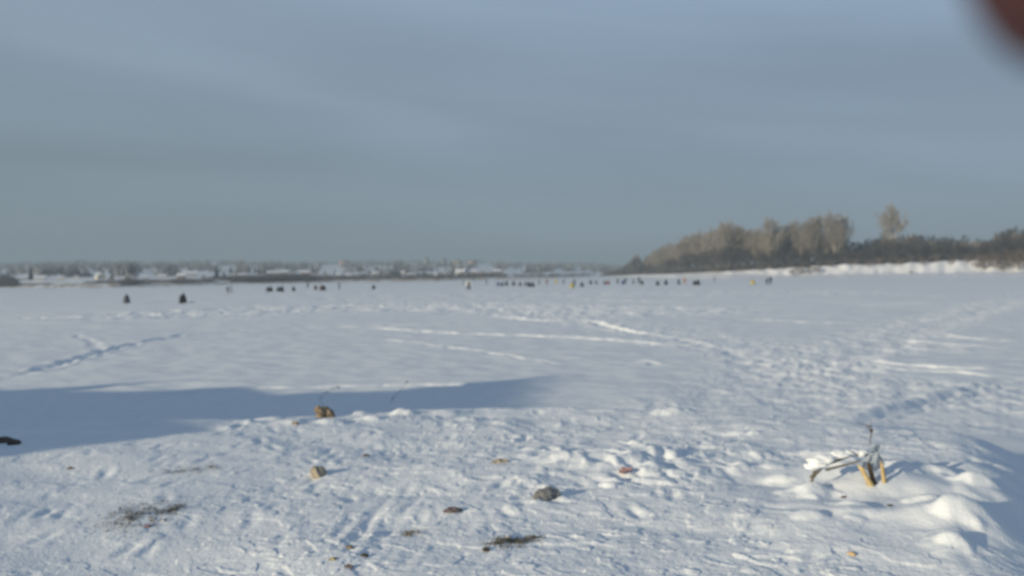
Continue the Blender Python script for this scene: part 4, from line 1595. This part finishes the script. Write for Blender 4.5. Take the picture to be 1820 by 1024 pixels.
# snow covered branch left of the stakes
p = hit(1500, 856); k = mpp(1500, 856)
e = empty('snowy_branch', p)
bs_ = []
rr = random.Random(9)
for (x0, z0, x1, z1, r_) in [(-52, 6, -20, 36, 3.5), (-36, 26, 36, 46, 2.6), (-30, 20, 30, 32, 2.2), (-10, 34, 14, 48, 1.8), (20, 42, 46, 40, 1.8), (-54, -4, -44, 26, 2.6)]:
    bs_.append((Vector((x0 * k, rr.uniform(-3, 8) * k, z0 * k)), Vector((x1 * k, rr.uniform(0, 12) * k, z1 * k)), r_ * k, r_ * k * .6))
V, F = tubes(bs_, 7)
link('branch', mesh_np('branch', V, np.array(F), [M['dead_grass']], smooth=True), e)
sn = rock('snow_cap', (20 * k, 13 * k, 8 * k), M['snow'], 41, .45, 3, [(16 * k, 4 * k, 5 * k, .8), (34 * k, 6 * k, 8 * k, .8), (52 * k, 8 * k, 10 * k, .75), (-6 * k, 0, -8 * k, .8), (68 * k, 8 * k, 9 * k, .7)])
sn.parent = e; sn.location = (-38 * k, 2 * k, 34 * k)
for q in sn.data.polygons: q.use_smooth = True
tag(e, 'bent dead branch with a cap of snow left of the broken stakes', 'branch')


def weed(px0, py0, mids, heads, lab, back=0.0):
    p = hit(px0, py0)
    e = empty('dry_weed', p)
    pts = [Vector((0, 0, -.03))]
    for (a, b) in mids:
        d = ray(a, b)
        q = Vector((0, 0, CAM_H)) + d * ((p.y + back) / d.y) - p
        pts.append(q)
    segs = [(u, v, .0055, .0045) for u, v in zip(pts[:-1], pts[1:])]
    rr = random.Random(int(px0))
    for i in range(1, len(pts)):
        for q in range(2):
            segs.append((pts[i], pts[i] + Vector((rr.gauss(0, .05), rr.gauss(0, .04), rr.uniform(.0, .07))), .005, .002))
    V, F = tubes(segs, 5)
    link('stem', mesh_np('stem', V, np.array(F), [M['wood_d']]), e)
    V, F = [], []
    for (a, b, r_) in heads:
        d = ray(a, b)
        q = Vector((0, 0, CAM_H)) + d * ((p.y + back) / d.y) - p
        for j in range(46):
            dr = Vector((rr.gauss(0, 1), rr.gauss(0, 1), rr.gauss(0, .7))).normalized()
            s_ = r_ * rr.uniform(.3, 1.0)
            sd_ = dr.orthogonal().normalized() * .008
            n = len(V)
            V += [q - sd_, q + sd_, q + dr * s_]
            F.append((n, n + 1, n + 2))
    link('seed_head', mesh_np('seed_head', V, np.array(F), [M['wood_d']]), e)
    tag(e, lab, 'weed', 'dry weeds along the bank')


weed(576, 722, [(568, 708), (580, 697), (592, 691), (602, 688)], [(602, 689, .07), (582, 698, .035)], 'arched dry weed rising behind the broken brown clod')
weed(694, 716, [(700, 706), (712, 694), (722, 681)], [(723, 679, .055), (697, 709, .04)], 'slanting dry weed with a dark head in front of the shadow')
weed(1546, 790, [(1547, 780), (1549, 768), (1548, 760)], [(1548, 765, .03)], 'small upright dry weed behind the broken stakes')

# ------------------------------------------------------------------ the photographer's hand, a fingertip over the corner of the view
M['shaded_skin'] = mat('shaded_skin', (.060, .026, .027), .75, (.075, .034, .034), 60, .2, 300, .2)  # skin with the shade on the finger put into its base colour
M['cuff'] = solid('sleeve_cloth', (.03, .03, .035))


def cam_pt(x, y, d):
    """metres right, up and ahead of the lens"""
    return (CM @ Vector((x, y, -d)) + Vector((0, 0, CAM_H)))


TIPX, TIPY, TD = (1766 - 910) / FPX * .104, (512 - 24) / FPX * .104, .104
HJ = {'palm': ((.165, -.035, .030), (.030, .016)), 'wrist': ((.195, -.095, .005), (.026, .020)), 'arm': ((.230, -.170, -.03), (.034, .030)),
      'k1': ((.150, .030, .055), .0125), 'i1': ((.128, .062, .085), .0115), 'i2': ((.086, .050, .102), .0145), 'i3': ((TIPX, TIPY, TD), .0150),
      'k2': ((.168, .022, .046), .0125), 'm1': ((.160, .058, .076), .0110), 'm2': ((.148, .052, .100), .0100), 'm3': ((.140, .034, .104), .0090),
      'k3': ((.184, .010, .036), .0120), 'r1': ((.182, .042, .066), .0105), 'r2': ((.170, .036, .088), .0095), 'r3': ((.160, .020, .090), .0085),
      'k4': ((.197, -.006, .026), .0110), 'p1': ((.199, .020, .052), .0090), 'p2': ((.190, .014, .070), .0082), 'p3': ((.180, .000, .072), .0074),
      't0': ((.142, -.050, .030), .0150), 't1': ((.112, -.036, .034), .0118), 't2': ((.092, -.016, .030), .0105), 't3': ((.086, .000, .026), .0090)}
HB_ = [('wrist', 'palm'), ('arm', 'wrist'), ('palm', 't0'), ('t0', 't1'), ('t1', 't2'), ('t2', 't3')]
for kk, f in (('k1', 'i'), ('k2', 'm'), ('k3', 'r'), ('k4', 'p')):
    HB_ += [('palm', kk), (kk, f + '1'), (f + '1', f + '2'), (f + '2', f + '3')]
HJ = {n: (tuple(cam_pt(*p)), r) for n, (p, r) in HJ.items()}
me_, own, C_ = skin_mesh(HJ, HB_, 2)
me_.materials.clear(); me_.materials.append(M['shaded_skin'])
hand = link('hand', me_)
a0 = Vector(HJ['wrist'][0]); a1 = Vector(HJ['arm'][0]); dv = a1 - a0
V, F = tubes([(a0 + dv * .35, a0 + dv * 1.5, .040, .052)], 20)
cf = link('sleeve_cuff', mesh_np('sleeve_cuff', V, np.array(F), [M['cuff']], smooth=True), hand)
tag(hand, 'dark reddish brown fingertip, blurred, intruding at the top right corner', 'hand')

# haze: the winter air between here and the hills
hz = bpy.data.materials.new('haze')
hz.use_nodes = True
ht = hz.node_tree
for n_ in list(ht.nodes):
    if n_.type != 'OUTPUT_MATERIAL':
        ht.nodes.remove(n_)
pv = ht.nodes.new('ShaderNodeVolumePrincipled')
pv.inputs['Color'].default_value = (.52, .67, .82, 1)
pv.inputs['Density'].default_value = .00066
pv.inputs['Anisotropy'].default_value = 0.0
ht.links.new(pv.outputs['Volume'], ht.nodes['Material Output'].inputs['Volume'])
HB = 9400.0
hv = [(x, y, z) for z in (-14.0, 82.0) for (x, y) in ((-HB, -HB), (HB, -HB), (HB, HB), (-HB, HB))]
ho = link('haze', mesh_np('haze', hv, np.array([(3, 2, 1, 0), (4, 5, 6, 7), (0, 1, 5, 4), (1, 2, 6, 5), (2, 3, 7, 6), (3, 0, 4, 7)]), [hz]))
tag(ho, 'pale winter haze filling the air over the river and the hills', 'haze', kind='stuff')
